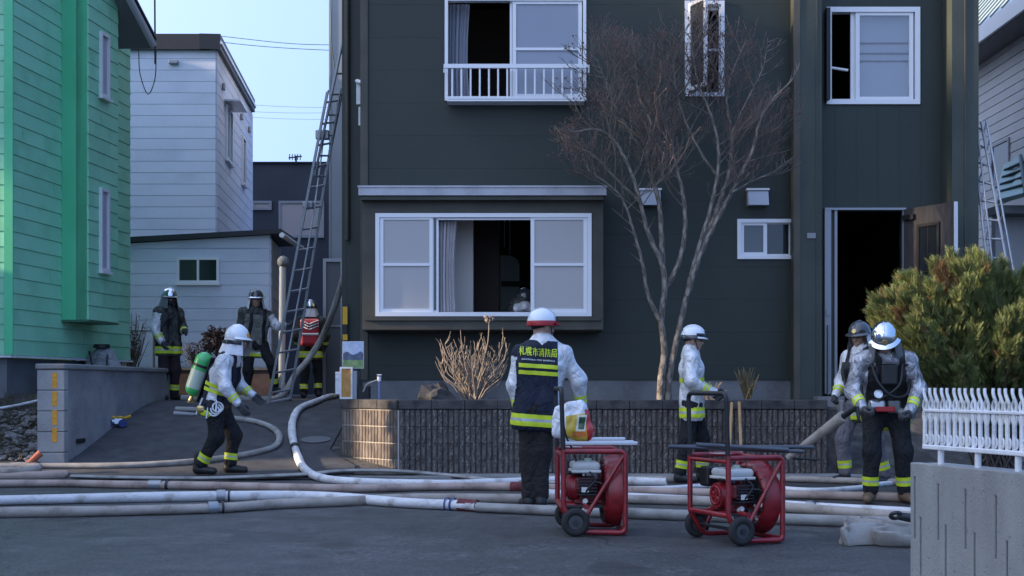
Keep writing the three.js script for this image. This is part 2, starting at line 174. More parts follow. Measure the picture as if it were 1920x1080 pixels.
// ---------------------------------------------------------------- bodies: smooth unions of tapered capsules, meshed on a grid
function meshField(bones, o = {}) { // bones: {a, b, ra, rb} capsules or {c, r:[x,y,z]} ellipsoids; sub: true carves
  const cell = o.cell ?? 0.014, k = o.k ?? 48, pad = o.pad ?? 0.06, wob = o.wobble ?? 0, wf = o.freq ?? 9;
  const lo = V(1e9, 1e9, 1e9), hi = V(-1e9, -1e9, -1e9), q = V();
  for (const b of bones) if (!b.sub) for (const [p, r] of b.c ? [[b.c, Math.max(...b.r)]] : [[b.a, b.ra], [b.b, b.rb]]) { lo.min(q.copy(p).addScalar(-r)); hi.max(q.copy(p).addScalar(r)); }
  lo.addScalar(-pad); hi.addScalar(pad);
  const nx = Math.ceil((hi.x - lo.x) / cell) + 1, ny = Math.ceil((hi.y - lo.y) / cell) + 1, nz = Math.ceil((hi.z - lo.z) / cell) + 1, f = new Float32Array(nx * ny * nz), neg = new Float32Array(nx * ny * nz);
  const dist = (b, x, y, z) => {
    if (b.c) { const ex = (x - b.c.x) / b.r[0], ey = (y - b.c.y) / b.r[1], ez = (z - b.c.z) / b.r[2], l = Math.sqrt(ex * ex + ey * ey + ez * ez), g = Math.sqrt((ex / b.r[0]) ** 2 + (ey / b.r[1]) ** 2 + (ez / b.r[2]) ** 2) || 1e-6; return l * (l - 1) / g; }
    const dx = b.b.x - b.a.x, dy = b.b.y - b.a.y, dz = b.b.z - b.a.z, px = x - b.a.x, py = y - b.a.y, pz = z - b.a.z, t = clamp((px * dx + py * dy + pz * dz) / (dx * dx + dy * dy + dz * dz || 1e-9), 0, 1);
    const ux = px - dx * t, uy = py - dy * t, uz = pz - dz * t; return Math.sqrt(ux * ux + uy * uy + uz * uz) - (b.ra + (b.rb - b.ra) * t);
  };
  for (const b of bones) {
    const m = (b.c ? Math.max(...b.r) : Math.max(b.ra, b.rb)) + 0.11, e = b.c ? [b.c, b.c] : [b.a, b.b], r = (l, n, A, B, add) => clamp(Math.round(((add < 0 ? Math.min(A, B) : Math.max(A, B)) + add - l) / cell), 0, n - 1);
    const x0 = r(lo.x, nx, e[0].x, e[1].x, -m), x1 = r(lo.x, nx, e[0].x, e[1].x, m), y0 = r(lo.y, ny, e[0].y, e[1].y, -m), y1 = r(lo.y, ny, e[0].y, e[1].y, m), z0 = r(lo.z, nz, e[0].z, e[1].z, -m), z1 = r(lo.z, nz, e[0].z, e[1].z, m);
    for (let z = z0; z <= z1; z++) for (let y = y0; y <= y1; y++) for (let x = x0; x <= x1; x++) { const i = (z * ny + y) * nx + x, d = dist(b, lo.x + x * cell, lo.y + y * cell, lo.z + z * cell); if (b.sub) neg[i] = Math.max(neg[i], Math.exp(-d * k)); else f[i] += Math.exp(-k * d); }
  }
  for (let z = 0, i = 0; z < nz; z++) for (let y = 0; y < ny; y++) for (let x = 0; x < nx; x++, i++) {
    let d = f[i] > 0 ? -Math.log(f[i]) / k : 0.11;
    if (neg[i] > 0) d = Math.max(d, Math.log(neg[i]) / k);
    if (wob && d < 0.08) { const a = (lo.x + x * cell) * wf * 1.25, b = (lo.y + y * cell) * wf * 0.55, c = (lo.z + z * cell) * wf, s = o.seed ?? 0; d += wob * (Math.sin(a * 3.1 + b * 1.3 + s + 1.4 * Math.sin(c * 2.3 + b)) * 0.5 + Math.sin(b * 3.7 + c * 2.1 + s * 2 + 1.7 * Math.sin(a * 1.9)) * 0.6 + Math.sin(a * 5.3 - b * 6.1 + c * 4.7 + s) * 0.35); }
    if (o.clip) d = Math.max(d, o.clip(lo.x + x * cell, lo.y + y * cell, lo.z + z * cell));
    f[i] = d;
  }
  // surface nets
  const idx = new Int32Array(nx * ny * nz).fill(-1), pos = [], tri = [], at = (x, y, z) => (z * ny + y) * nx + x;
  for (let z = 0; z < nz - 1; z++) for (let y = 0; y < ny - 1; y++) for (let x = 0; x < nx - 1; x++) {
    let n = 0, sx = 0, sy = 0, sz = 0, mask = 0; const v = [];
    for (let c = 0; c < 8; c++) { v[c] = f[at(x + (c & 1), y + ((c >> 1) & 1), z + (c >> 2))]; if (v[c] < 0) mask |= 1 << c; }
    if (mask === 0 || mask === 255) continue;
    for (let c = 0; c < 8; c++) for (const bit of [1, 2, 4]) if (!(c & bit)) { const e = c | bit; if ((v[c] < 0) !== (v[e] < 0)) { const t = v[c] / (v[c] - v[e]); sx += (c & 1) + (bit === 1 ? t : 0); sy += ((c >> 1) & 1) + (bit === 2 ? t : 0); sz += (c >> 2) + (bit === 4 ? t : 0); n++; } }
    idx[at(x, y, z)] = pos.length / 3; pos.push(lo.x + (x + sx / n) * cell, lo.y + (y + sy / n) * cell, lo.z + (z + sz / n) * cell);
  }
  const quad = (a, b, c, d, flip) => { if (a < 0 || b < 0 || c < 0 || d < 0) return; flip ? tri.push(a, c, b, a, d, c) : tri.push(a, b, c, a, c, d); };
  for (let z = 1; z < nz - 1; z++) for (let y = 1; y < ny - 1; y++) for (let x = 1; x < nx - 1; x++) {
    const s = f[at(x, y, z)] < 0;
    if (s !== f[at(x + 1, y, z)] < 0) quad(idx[at(x, y - 1, z - 1)], idx[at(x, y, z - 1)], idx[at(x, y, z)], idx[at(x, y - 1, z)], !s);
    if (s !== f[at(x, y + 1, z)] < 0) quad(idx[at(x - 1, y, z - 1)], idx[at(x - 1, y, z)], idx[at(x, y, z)], idx[at(x, y, z - 1)], !s);
    if (s !== f[at(x, y, z + 1)] < 0) quad(idx[at(x - 1, y - 1, z)], idx[at(x, y - 1, z)], idx[at(x, y, z)], idx[at(x - 1, y, z)], !s);
  }
  const g = new THREE.BufferGeometry(); g.setAttribute('position', new THREE.Float32BufferAttribute(pos, 3)); g.setIndex(tri); g.computeVertexNormals();
  g.userData.near = (x, y, z) => { let best = null, bd = 1e9; for (const b of bones) if (!b.sub) { const d = dist(b, x, y, z); if (d < bd) { bd = d; best = b; } } return best; };
  return g;
}
// a strip of cloth lying on a mesh: the surface where every scalar of f(p, n, bone) is positive, lifted by off
function patch(geo, f, off = 0.004, uvf) {
  const p = geo.attributes.position, nn = geo.attributes.normal, ix = geo.index.array, sc = new Array(p.count), pts = new Array(p.count), nrm = new Array(p.count);
  for (let i = 0; i < p.count; i++) { pts[i] = V().fromBufferAttribute(p, i); nrm[i] = V().fromBufferAttribute(nn, i); sc[i] = f(pts[i], nrm[i], geo.userData.near(pts[i].x, pts[i].y, pts[i].z)); }
  const op = [], on = [], ou = [];
  for (let t = 0; t < ix.length; t += 3) {
    let poly = [ix[t], ix[t + 1], ix[t + 2]].map((i) => ({ p: pts[i], n: nrm[i], s: sc[i] }));
    for (let c = 0; c < poly[0]?.s.length && poly.length; c++) {
      const out = [];
      for (let i = 0; i < poly.length; i++) { const a = poly[i], b = poly[(i + 1) % poly.length]; if (a.s[c] >= 0) out.push(a); if ((a.s[c] >= 0) !== (b.s[c] >= 0)) { const q = a.s[c] / (a.s[c] - b.s[c]); out.push({ p: a.p.clone().lerp(b.p, q), n: a.n.clone().lerp(b.n, q), s: a.s.map((v, j) => v + (b.s[j] - v) * q) }); } }
      poly = out; if (!poly.length) break;
    }
    for (let i = 1; i + 1 < poly.length; i++) for (const v of [poly[0], poly[i], poly[i + 1]]) { op.push(v.p.x + v.n.x * off, v.p.y + v.n.y * off, v.p.z + v.n.z * off); on.push(v.n.x, v.n.y, v.n.z); if (uvf) ou.push(...uvf(v.p)); }
  }
  if (!op.length) return null;
  const g = new THREE.BufferGeometry(); g.setAttribute('position', new THREE.Float32BufferAttribute(op, 3)); g.setAttribute('normal', new THREE.Float32BufferAttribute(on, 3)); if (uvf) g.setAttribute('uv', new THREE.Float32BufferAttribute(ou, 2)); return g;
}
const cap = (a, b, ra, rb = ra, id) => ({ a, b, ra, rb, id });
// head: origin between the ears, +z forward
const HEAD = meshField([
  { c: V(0, 0.03, -0.012), r: [0.076, 0.092, 0.095] }, { c: V(0, -0.03, 0.03), r: [0.06, 0.085, 0.06] }, cap(V(-0.028, -0.085, 0.035), V(0.028, -0.085, 0.035), 0.028), cap(V(0, -0.1, 0.062), V(0, -0.1, 0.066), 0.02),
  cap(V(0, 0.012, 0.088), V(0, -0.026, 0.11), 0.007, 0.012), cap(V(-0.012, -0.032, 0.095), V(0.012, -0.032, 0.095), 0.009), cap(V(-0.045, 0.022, 0.07), V(0.045, 0.022, 0.07), 0.012), cap(V(-0.04, -0.025, 0.06), V(-0.034, -0.03, 0.068), 0.02), cap(V(0.04, -0.025, 0.06), V(0.034, -0.03, 0.068), 0.02),
  cap(V(-0.02, -0.06, 0.086), V(0.02, -0.06, 0.086), 0.008), cap(V(-0.017, -0.071, 0.085), V(0.017, -0.071, 0.085), 0.008), cap(V(0, 0, -0.02), V(0, -0.12, -0.035), 0.06, 0.055),
  { c: V(-0.079, -0.012, -0.004), r: [0.012, 0.032, 0.02] }, { c: V(0.079, -0.012, -0.004), r: [0.012, 0.032, 0.02] },
  { c: V(-0.032, 0.003, 0.093), r: [0.02, 0.012, 0.016], sub: true }, { c: V(0.032, 0.003, 0.093), r: [0.02, 0.012, 0.016], sub: true }, { c: V(0, -0.0655, 0.1), r: [0.024, 0.0028, 0.014], sub: true },
], { cell: 0.004, k: 130, pad: 0.02 });
// hand: origin at the wrist, fingers towards -y, palm facing +z, thumb to +x
function handGeo(curl) {
  const b = [cap(V(-0.025, -0.025, 0), V(-0.028, -0.085, 0), 0.017, 0.015), cap(V(0, -0.02, 0), V(0, -0.09, 0.002), 0.018, 0.016), cap(V(0.024, -0.025, 0), V(0.026, -0.088, 0), 0.017, 0.015), cap(V(0, 0.03, 0), V(0, -0.03, 0), 0.026, 0.027)];
  [[0.031, 0.078], [0.011, 0.088], [-0.011, 0.08], [-0.032, 0.062]].forEach(([x, len], i) => {
    let p = V(x, -0.092 + Math.abs(i - 1) * 0.003, 0), a = curl * (0.7 + i * 0.06); const seg = [0.46, 0.32, 0.26];
    for (let s = 0; s < 3; s++) { const q = p.clone().add(V(0, -Math.cos(a) * len * seg[s], Math.sin(a) * len * seg[s])); b.push(cap(p, q, 0.0105 - s * 0.0007, 0.0098 - s * 0.0008)); p = q; a += curl; }
  });
  const t0 = V(0.03, -0.03, 0.008), t1 = V(0.05, -0.062, 0.026), t2 = V(0.047, -0.09, 0.036 + curl * 0.012), t3 = V(0.036, -0.11, 0.042 + curl * 0.02);
  b.push(cap(t0, t1, 0.016, 0.013), cap(t1, t2, 0.0125, 0.0115), cap(t2, t3, 0.011, 0.0095));
  return meshField(b, { cell: 0.0045, k: 260, pad: 0.012 });
}
const HANDS = { open: handGeo(0.28), grip: handGeo(0.95) };
const basis = (y, zHint) => { const Yv = y.clone().normalize(), Z = zHint.clone().addScaledVector(Yv, -zHint.dot(Yv)).normalize(), Xv = Yv.clone().cross(Z); return new THREE.Matrix4().makeBasis(Xv, Yv, Z); };
function placed(g, m) { const q = new THREE.BufferGeometry(); q.setAttribute('position', g.attributes.position.clone()); q.setAttribute('normal', g.attributes.normal.clone()); q.setIndex(g.index.clone()); q.applyMatrix4(m); if (m.determinant() < 0) { const a = q.index.array; for (let i = 0; i < a.length; i += 3) { const t = a[i]; a[i] = a[i + 1]; a[i + 1] = t; } } return q; }

// writing on the back of the coat
const STROKES = {
  a: '.5,3 4.5,3;2.5,.5 2.5,9.5;2.5,3.5 .5,6.5;2.5,3.5 4.5,6;6,.5 6,8.5 9.5,8.5 9.5,7',
  b: '.5,2.5 .5,7;.5,2.5 3.8,2.5 3.8,7;2.1,.5 2.1,9.5;5,.5 9,.5 9,3.3 5,3.3 5,.5;5,1.9 9,1.9;7,4 7,6.2;5.3,4.6 5.9,5.8;8.8,4.5 8,5.8;4.6,6.3 9.6,6.3;6.2,6.3 5.8,8 4.6,9.5;7.8,6.3 7.8,9 9.6,9 9.6,8',
  c: '5,.3 5,1.8;.7,1.9 9.3,1.9;2,4 2,8.3;2,4 8,4 8,8 7.2,8;5,1.9 5,9.7',
  d: '1,.8 2,1.8;.6,3.5 1.7,4.4;.6,9 2.2,6;6.3,.3 6.3,3.5;3.9,1 4.7,2.6;8.8,.8 7.9,2.6;4,3.7 4,9.5;4,3.7 8.8,3.7 8.8,9.2 7.8,9.2;4,5.4 8.8,5.4;4,7.1 8.8,7.1',
  e: '1,.6 1,9.7;1,.8 3.4,.8 2.3,3.4 3.5,5 3.2,6.5 1.9,6.3;6.6,.4 6.6,2.2;4.2,2.4 9.6,2.4;6.3,2.4 6,6 4.2,9.4;6.2,4.8 9,4.8 8.6,9 7.2,9',
  f: '1.8,1 8.6,1 8.6,3.2 1.8,3.2;1.8,1 1.8,5 .6,9.5;1.9,5 9.2,5 8.8,9.2 7.6,9.2;3.3,6.5 6.6,6.5 6.6,8.6 3.3,8.6 3.3,6.5',
};
function writing(kind) {
  const c = document.createElement('canvas'); c.width = 768; c.height = 192; const x = c.getContext('2d'); x.fillStyle = '#000'; x.fillRect(0, 0, 768, 192); x.strokeStyle = x.fillStyle = '#fff';
  if (kind === 'kanji') { x.lineWidth = 13; x.lineJoin = 'round'; x.lineCap = 'round'; [...'abcdef'].forEach((k, i) => { for (const s of STROKES[k].split(';')) { x.beginPath(); s.split(' ').forEach((q, j) => { const [a, b] = q.split(',').map(Number); x[j ? 'lineTo' : 'moveTo'](8 + i * 126 + a * 11.6, 12 + b * 16.8); }); x.stroke(); } }); }
  else { x.font = 'bold 92px sans-serif'; x.textAlign = 'center'; x.textBaseline = 'middle'; x.save(); x.translate(384, 96); const t = 'SAPPORO FIRE BUREAU', w = x.measureText(t).width; x.scale(740 / w, 1.2); x.fillText(t, 0, 0); x.restore(); }
  return new THREE.CanvasTexture(c);
}
const KANJI = M([0.66, 0.8, 0.03], 0.6, { alphaMap: writing('kanji'), transparent: true }), LATIN = M([0.6, 0.63, 0.64], 0.6, { alphaMap: writing('latin'), transparent: true });

function person(o) { // joints in the person's own frame: +z the way they face, +x their left
  const root = thing('person', o.label, 'person', o.at, o.yaw ?? 0, o.group); root.scale.setScalar(o.size ?? 1);
  const J = { pelvis: V(0, 0.95, 0), chest: V(0, 1.3, 0), neck: V(0, 1.47, -0.01), head: V(0, 1.635, 0.02), shL: V(0.19, 1.42, 0), elL: V(0.25, 1.14, -0.02), wrL: V(0.25, 0.9, 0.07), shR: V(-0.19, 1.42, 0), elR: V(-0.25, 1.14, -0.02), wrR: V(-0.25, 0.9, 0.07), hipL: V(0.1, 0.9, 0), knL: V(0.11, 0.5, 0.03), anL: V(0.12, 0.1, -0.02), hipR: V(-0.1, 0.9, 0), knR: V(-0.11, 0.5, 0.03), anR: V(-0.12, 0.1, -0.02), footL: 0.1, footR: -0.1 };
  for (const k in o.joints ?? {}) J[k] = Array.isArray(o.joints[k]) ? V(...o.joints[k]) : o.joints[k];
  const fwd = V(0, 0, 1), up = J.neck.clone().sub(J.pelvis).normalize(), side = J.shL.clone().sub(J.shR).normalize(), front = side.clone().cross(up).normalize(), sd = (o.seed ?? 1) * 1.7;
  const headM = new THREE.Matrix4().compose(J.head, new THREE.Quaternion().setFromEuler(new THREE.Euler(...(o.headTurn ?? [0, 0, 0]), 'YXZ')), V(1, 1, 1));
  const toe = {}; for (const s of ['L', 'R']) toe[s] = J['an' + s].clone().add(V(Math.sin(J['foot' + s]) * 0.16, -0.045, Math.cos(J['foot' + s]) * 0.16)).setY(Math.max(0.04, J['an' + s].y - 0.055));
  const off = (p, s, f) => p.clone().addScaledVector(side, s).addScaledVector(front, f);
  const torso = (g, hem) => { const b = [], w = [['chest', 0.125, 0.1], ['pelvis', 0.118, 0.085]]; for (const s of [-1, 1]) { b.push(cap(off(J.chest, s * 0.095, 0), off(J.pelvis, s * 0.075, 0), 0.105 + g, 0.1 + g, 'torso'), cap(off(J.neck, s * 0.05, -0.01).addScaledVector(up, -0.03), off(J.chest, s * 0.1, 0), 0.06 + g, 0.105 + g, 'torso'), cap(off(J.neck, s * 0.03, 0).addScaledVector(up, -0.02), J[s > 0 ? 'shL' : 'shR'], 0.055 + g, 0.056 + g, 'torso')); if (hem) b.push(cap(off(J.pelvis, s * 0.075, 0), off(J.pelvis, s * 0.09, 0).addScaledVector(up, -hem), 0.1 + g, 0.112 + g, 'torso')); } return b; };
  const arm = (g, end = 1) => { const b = []; for (const s of ['L', 'R']) { b.push(cap(J['sh' + s], J['el' + s], 0.049 + g, 0.046 + g, 'up' + s), cap(J['el' + s], J['el' + s].clone().lerp(J['wr' + s], end), 0.044 + g, 0.03 + g * 0.9, 'fore' + s)); } return b; };
  const leg = (g, end = 1) => { const b = []; for (const s of ['L', 'R']) b.push(cap(J['hip' + s], J['kn' + s], 0.083 + g, 0.058 + g, 'thigh' + s), cap(J['kn' + s], J['kn' + s].clone().lerp(J['an' + s], end), 0.056 + g, 0.042 + g * 1.2, 'calf' + s)); return b; };
  // body with neck, head and wrists
  const nk = cap(J.neck.clone().addScaledVector(up, -0.05), J.head.clone().add(V(0, -0.05, -0.02)), 0.062, 0.056);
  const feet = ['L', 'R'].map((s) => cap(J['an' + s].clone().add(V(0, -0.03, 0)), toe[s], 0.04, 0.032));
  const bodyG = meshField([...torso(-0.012), ...arm(-0.006), ...leg(-0.008), cap(J.hipL, J.hipR, 0.1), nk, ...feet], { cell: 0.018, k: 60 });
  part('body', [bodyG, placed(HEAD, headM)], MAT.skin, root);
  const eyeG = [-1, 1].map((s) => { const e = new THREE.SphereGeometry(0.0115, 8, 6); e.translate(s * 0.032, 0.003, 0.083); e.applyMatrix4(headM); return e; });
  part('eye', eyeG[0], MAT.eye, root); part('eye', eyeG[1], MAT.eye, root);
  const hg = new THREE.SphereGeometry(0.1, 20, 14, 0, Math.PI * 2, 0, 1.9); hg.scale(0.86, 1.02, 1.06); place(hg, [0, 0.034, -0.016], -0.32); hg.applyMatrix4(headM); part('hair', hg, MAT.hair, root);
  // trousers, boots
  const C = o.cell ?? 0.013;
  const tro = meshField([...leg(0.022, 0.93), cap(J.hipL, J.hipR, 0.115), cap(J.pelvis.clone(), J.hipL.clone().lerp(J.hipR, 0.5), 0.125)], { cell: C, k: 48, wobble: 0.006, seed: sd });
  const trM = part('trousers', tro, o.trousers ?? MAT.trouser, root);
  const bandOn = (geo, parentMesh, id, t0, t1, m, lift = 0.005, name = 'reflective_band') => { const g = patch(geo, (p, n, b) => { const c = id === 'torso' ? null : geo.userData.axes[id], t = c ? p.clone().sub(c.a).dot(c.d) / c.l : p.clone().sub(J.pelvis).dot(up); return [b && b.id === id ? 1 : -1, t - t0, t1 - t]; }, lift); if (g) { const q = part(name, g, m, parentMesh); return q; } };
  const axes = (J0) => { const r = {}; for (const s of ['L', 'R']) for (const [id, a, b] of [['up' + s, 'sh', 'el'], ['fore' + s, 'el', 'wr'], ['thigh' + s, 'hip', 'kn'], ['calf' + s, 'kn', 'an']]) { const d = J[b + s].clone().sub(J[a + s]), l = d.length(); r[id] = { a: J[a + s], d: d.divideScalar(l), l }; } return r; };
  tro.userData.axes = axes();
  for (const s of ['L', 'R']) if (o.cuffBands !== false) { bandOn(tro, trM, 'calf' + s, 0.6, 0.69, MAT.lime); bandOn(tro, trM, 'calf' + s, 0.69, 0.735, MAT.reflect); bandOn(tro, trM, 'calf' + s, 0.735, 0.82, MAT.lime); }
  for (const s of ['L', 'R']) { const a = J['an' + s], t = toe[s]; part('boot', meshField([cap(a.clone().add(V(0, 0.12, -0.005)), a.clone().add(V(0, -0.03, -0.012)), 0.053, 0.052), cap(a.clone().add(V(0, -0.04, -0.02)), t, 0.05, 0.04)], { cell: 0.011, k: 80, clip: (x, y) => -y + (t.y - 0.04) }), o.boots ?? MAT.boot, root); }
  // coat
  const hem = o.hem ?? 0.16, coat = meshField([...torso(0.022, hem), ...arm(0.02, 0.95), cap(J.neck.clone().addScaledVector(up, -0.03), J.neck.clone().addScaledVector(up, 0.05), 0.078, 0.08, 'collar')], { cell: C, k: 46, wobble: o.wobble ?? 0.0055, freq: 10, seed: sd + 3, clip: (x, y, z) => -(V(x, y, z).sub(J.pelvis).dot(up) + hem + 0.07) });
  coat.userData.axes = axes();
  const coatM = part('jacket', coat, o.jacket ?? MAT.silver, root), T = (p) => p.clone().sub(J.pelvis), dark = o.panel;
  if (dark) { const g = patch(coat, (p, n, b) => { const t = T(p); return [b && b.id === 'torso' ? 1 : -1, dark.top - t.dot(up), (dark.wide ?? 0.2) - Math.abs(t.dot(side) - (dark.shift ?? 0)), dark.face === 'back' ? 0.06 - t.dot(front) : dark.face === 'front' ? t.dot(front) + 0.03 : 1]; }, 0.004); if (g) part('panel', g, dark.mat ?? MAT.navy, coatM); }
  for (const s of o.paleSleeves ?? []) { const g = patch(coat, (p, n, b) => [b && (b.id === 'up' + s || b.id === 'fore' + s) ? 1 : -1], 0.003); if (g) part('pale_sleeve', g, MAT.silver, coatM); }
  for (const [t0, t1, m] of o.torsoBands ?? [[-0.2, -0.155, MAT.lime], [-0.155, -0.13, MAT.reflect], [-0.13, -0.085, MAT.lime]]) bandOn(coat, coatM, 'torso', t0, t1, m, 0.009);
  for (const s of ['L', 'R']) if (o.sleeveBands !== false) { bandOn(coat, coatM, 'fore' + s, 0.5, 0.6, MAT.lime); bandOn(coat, coatM, 'fore' + s, 0.6, 0.66, MAT.reflect); bandOn(coat, coatM, 'fore' + s, 0.66, 0.76, MAT.lime); }
  if (o.writing) {
    const stripe = (y0, y1, w, m, name, lift, uvd) => { const g = patch(coat, (p, n, b) => { const t = T(p), u = t.dot(up), v = t.dot(side); return [b && b.id === 'torso' ? 1 : -1, u - y0, y1 - u, w - Math.abs(v), -n.dot(front) - 0.15]; }, lift, uvd && ((p) => { const t = T(p); return [0.5 - t.dot(side) / (2 * w), (t.dot(up) - y0) / (y1 - y0)]; })); if (g) part(name, g, m, coatM, !!uvd); };
    stripe(0.41, 0.5, 0.168, KANJI, 'lettering', 0.011, true); stripe(0.37, 0.4, 0.15, LATIN, 'lettering', 0.011, true);
    stripe(0.315, 0.35, 0.17, MAT.lime, 'reflective_band', 0.009); stripe(0.255, 0.29, 0.17, MAT.lime, 'reflective_band', 0.009);
  }
  if (o.collar !== false) part('collar', (() => { const g = new THREE.CylinderGeometry(0.078, 0.092, 0.075, 20, 1, true); g.applyQuaternion(new THREE.Quaternion().setFromUnitVectors(V(0, 1, 0), up)); const c = J.neck.clone().addScaledVector(up, 0.06); g.translate(c.x, c.y, c.z); return g; })(), o.collarMat ?? o.jacket ?? MAT.silver, root);
  // gloves with five fingers
  for (const s of ['L', 'R']) {
    const d = J['el' + s].clone().sub(J['wr' + s]), palm = (o['palm' + s] ? V(...o['palm' + s]) : side.clone().multiplyScalar(s === 'L' ? -1 : 1).addScaledVector(fwd, 0.3));
    const m = basis(d, palm); if (s === 'R' ? true : false) m.multiply(new THREE.Matrix4().makeScale(1, 1, 1)); // thumb turns to the front for either hand
    const thumbX = V().setFromMatrixColumn(m, 0); if (thumbX.dot(o.thumb ? V(...o.thumb) : V(0, 0.2, 1)) < 0) m.multiply(new THREE.Matrix4().makeScale(-1, 1, 1));
    m.setPosition(J['wr' + s]); part('glove', placed(HANDS[o['hand' + s] ?? 'open'], m), o.gloves ?? MAT.glove, root);
  }
  // helmet, in the frame of the head
  const H = o.helmet ?? {}, hp = (name, g, m, par = root) => { g.applyMatrix4(headM); return part(name, g, m, par); };
  const shell = new THREE.SphereGeometry(1, 32, 18, 0, Math.PI * 2, 0, 1.72); shell.scale(0.122, 0.132, 0.14); place(shell, [0, 0.04, -0.008], -0.06);
  const hel = hp('helmet', shell, H.mat ?? MAT.helmetWhite);
  const ring = (y0, y1, r0, r1, a0 = 0, a1 = Math.PI * 2) => { const g = new THREE.LatheGeometry([[r0, y0], [r0 + 0.008, y0 + 0.002], [r1 + 0.008, y1], [r1, y1]].map(([a, b]) => new THREE.Vector2(a, b)), 32, a0, a1); g.scale(1, 1, 1.13); place(g, [0, 0.04, -0.008], -0.06); return g; };
  if (H.band) hp('helmet_band', ring(-0.034, 0.012, 0.121, 0.118), H.band, hel);
  hp('brim', (() => { const pts = [[0.112, -0.012], [0.15, -0.026], [0.152, -0.02], [0.118, 0.002]].map(([a, b]) => new THREE.Vector2(a, b)), g = new THREE.LatheGeometry(pts, 24, H.fullBrim ? 0 : -1.25, H.fullBrim ? Math.PI * 2 : 2.5); g.scale(1, 1, 1.14); place(g, [0, 0.042, -0.004], -0.02); return g; })(), H.brim ?? H.mat ?? MAT.helmetWhite, hel);
  if (H.ridge !== false) hp('ridge', (() => { const g = new THREE.TorusGeometry(0.136, 0.009, 6, 20, 2.0); place(g, [0, 0, 0], 0, 0, 0); g.rotateZ(0.57); g.rotateY(-Math.PI / 2); g.scale(1, 0.96, 1.02); place(g, [0, 0.04, -0.008]); return g; })(), H.ridgeMat ?? H.mat ?? MAT.helmetWhite, hel);
  if (H.badge) hp('badge', place(new THREE.CylinderGeometry(0.024, 0.028, 0.012, 12), [0, 0.075, 0.126], 1.2), H.badge, hel);
  if (H.goggles) hp('goggles', ring(H.goggles[0], H.goggles[1], 0.128, 0.125, H.goggles[2] ?? -1.2, H.goggles[3] ?? 2.4), MAT.maskGlass, hel);
  if (H.strap) { const s = (k) => tube([V(k * 0.1, 0.0, 0.02), V(k * 0.086, -0.06, 0.045), V(k * 0.04, -0.118, 0.06), V(0, -0.127, 0.062)], 0.006, 6); hp('chin_strap', merge([s(1), s(-1)]), MAT.black, hel); }
  if (H.cape) hp('neck_cape', (() => { const g = new THREE.LatheGeometry([[0.12, 0.012], [0.125, -0.02], [0.136, -0.08], [0.155, -0.15], [0.163, -0.185], [0.158, -0.186], [0.148, -0.15], [0.13, -0.08], [0.118, -0.02]].map(([a, b]) => new THREE.Vector2(a, b)), 36, H.capeFrom ?? 0.75, H.capeSpan ?? Math.PI * 2 - 1.5); const p = g.attributes.position; for (let i = 0; i < p.count; i++) { const a = Math.atan2(p.getX(i), p.getZ(i)), k = 1 + 0.05 * Math.sin(a * 7) * clamp(-p.getY(i) * 6, 0, 1); p.setX(i, p.getX(i) * k); p.setZ(i, p.getZ(i) * k); } g.computeVertexNormals(); g.scale(0.95, 1, 1.08); place(g, [0, 0.03, -0.008]); return g; })(), H.cape, hel);
  if (o.mask) { hp('face_mask', (() => { const g = new THREE.SphereGeometry(1, 18, 14, 0.25, Math.PI - 0.5, 0.5, 1.9); g.scale(0.078, 0.1, 0.085); place(g, [0, -0.03, 0.04]); return g; })(), MAT.maskGlass); hp('mask_valve', place(new THREE.CylinderGeometry(0.03, 0.034, 0.05, 14), [0, -0.09, 0.12], 1.2), MAT.black); const a = V(0, -0.1, 0.13).applyMatrix4(headM), b = off(J.chest, -0.12, 0.17), c = off(J.pelvis, -0.2, 0.04); part('breathing_hose', tube([a, a.clone().lerp(b, 0.5).addScaledVector(front, 0.06).add(V(0, -0.08, 0)), b, off(J.chest, -0.2, 0.1).addScaledVector(up, -0.15), c], 0.014, 8, 24), MAT.black, root); }
  // breathing set
  if (o.tank) {
    const c = J.chest.clone().addScaledVector(up, o.tank.up ?? -0.12).addScaledVector(front, -0.26), L = o.tank.len ?? 0.5, r = o.tank.r ?? 0.085, q = new THREE.Quaternion().setFromRotationMatrix(new THREE.Matrix4().makeBasis(side, up, front));
    const at = (g) => { g.applyQuaternion(q); g.translate(c.x, c.y, c.z); return g; };
    const prof = []; for (let i = 0; i <= 8; i++) { const a = i / 8 * Math.PI / 2; prof.push(new THREE.Vector2(r * Math.sin(a) + 1e-4, L / 2 - r + r * Math.cos(a))); } for (let i = 0; i <= 8; i++) { const a = i / 8 * Math.PI / 2; prof.push(new THREE.Vector2(r * Math.cos(a) + 0.0, -L / 2 + r - r * Math.sin(a) * 0.9)); }
    const tk = part('air_tank', at(new THREE.LatheGeometry(prof.reverse(), 24)), o.tank.mat, root);
    part('tank_band', at(new THREE.CylinderGeometry(r + 0.003, r + 0.003, 0.03, 24, 1, true).translate(0, L * 0.2, 0)), MAT.black, tk);
    if (o.tank.pale) part('tank_label', at(new THREE.CylinderGeometry(r + 0.002, r + 0.002, L * 0.4, 24, 1, true).translate(0, -L * 0.1, 0)), o.tank.pale, tk);
    part('valve', [at(new THREE.CylinderGeometry(0.02, 0.026, 0.06, 12).translate(0, -L / 2 - 0.02, 0)), at(rod(V(-0.06, -L / 2 - 0.05, 0), V(0.05, -L / 2 - 0.05, 0), 0.014, 0.02))], MAT.brass, tk);
    part('backplate', at(rbox(0, -0.02, 0.105, 0.25, 0.52, 0.025, 0.012)), MAT.black, root);
  }
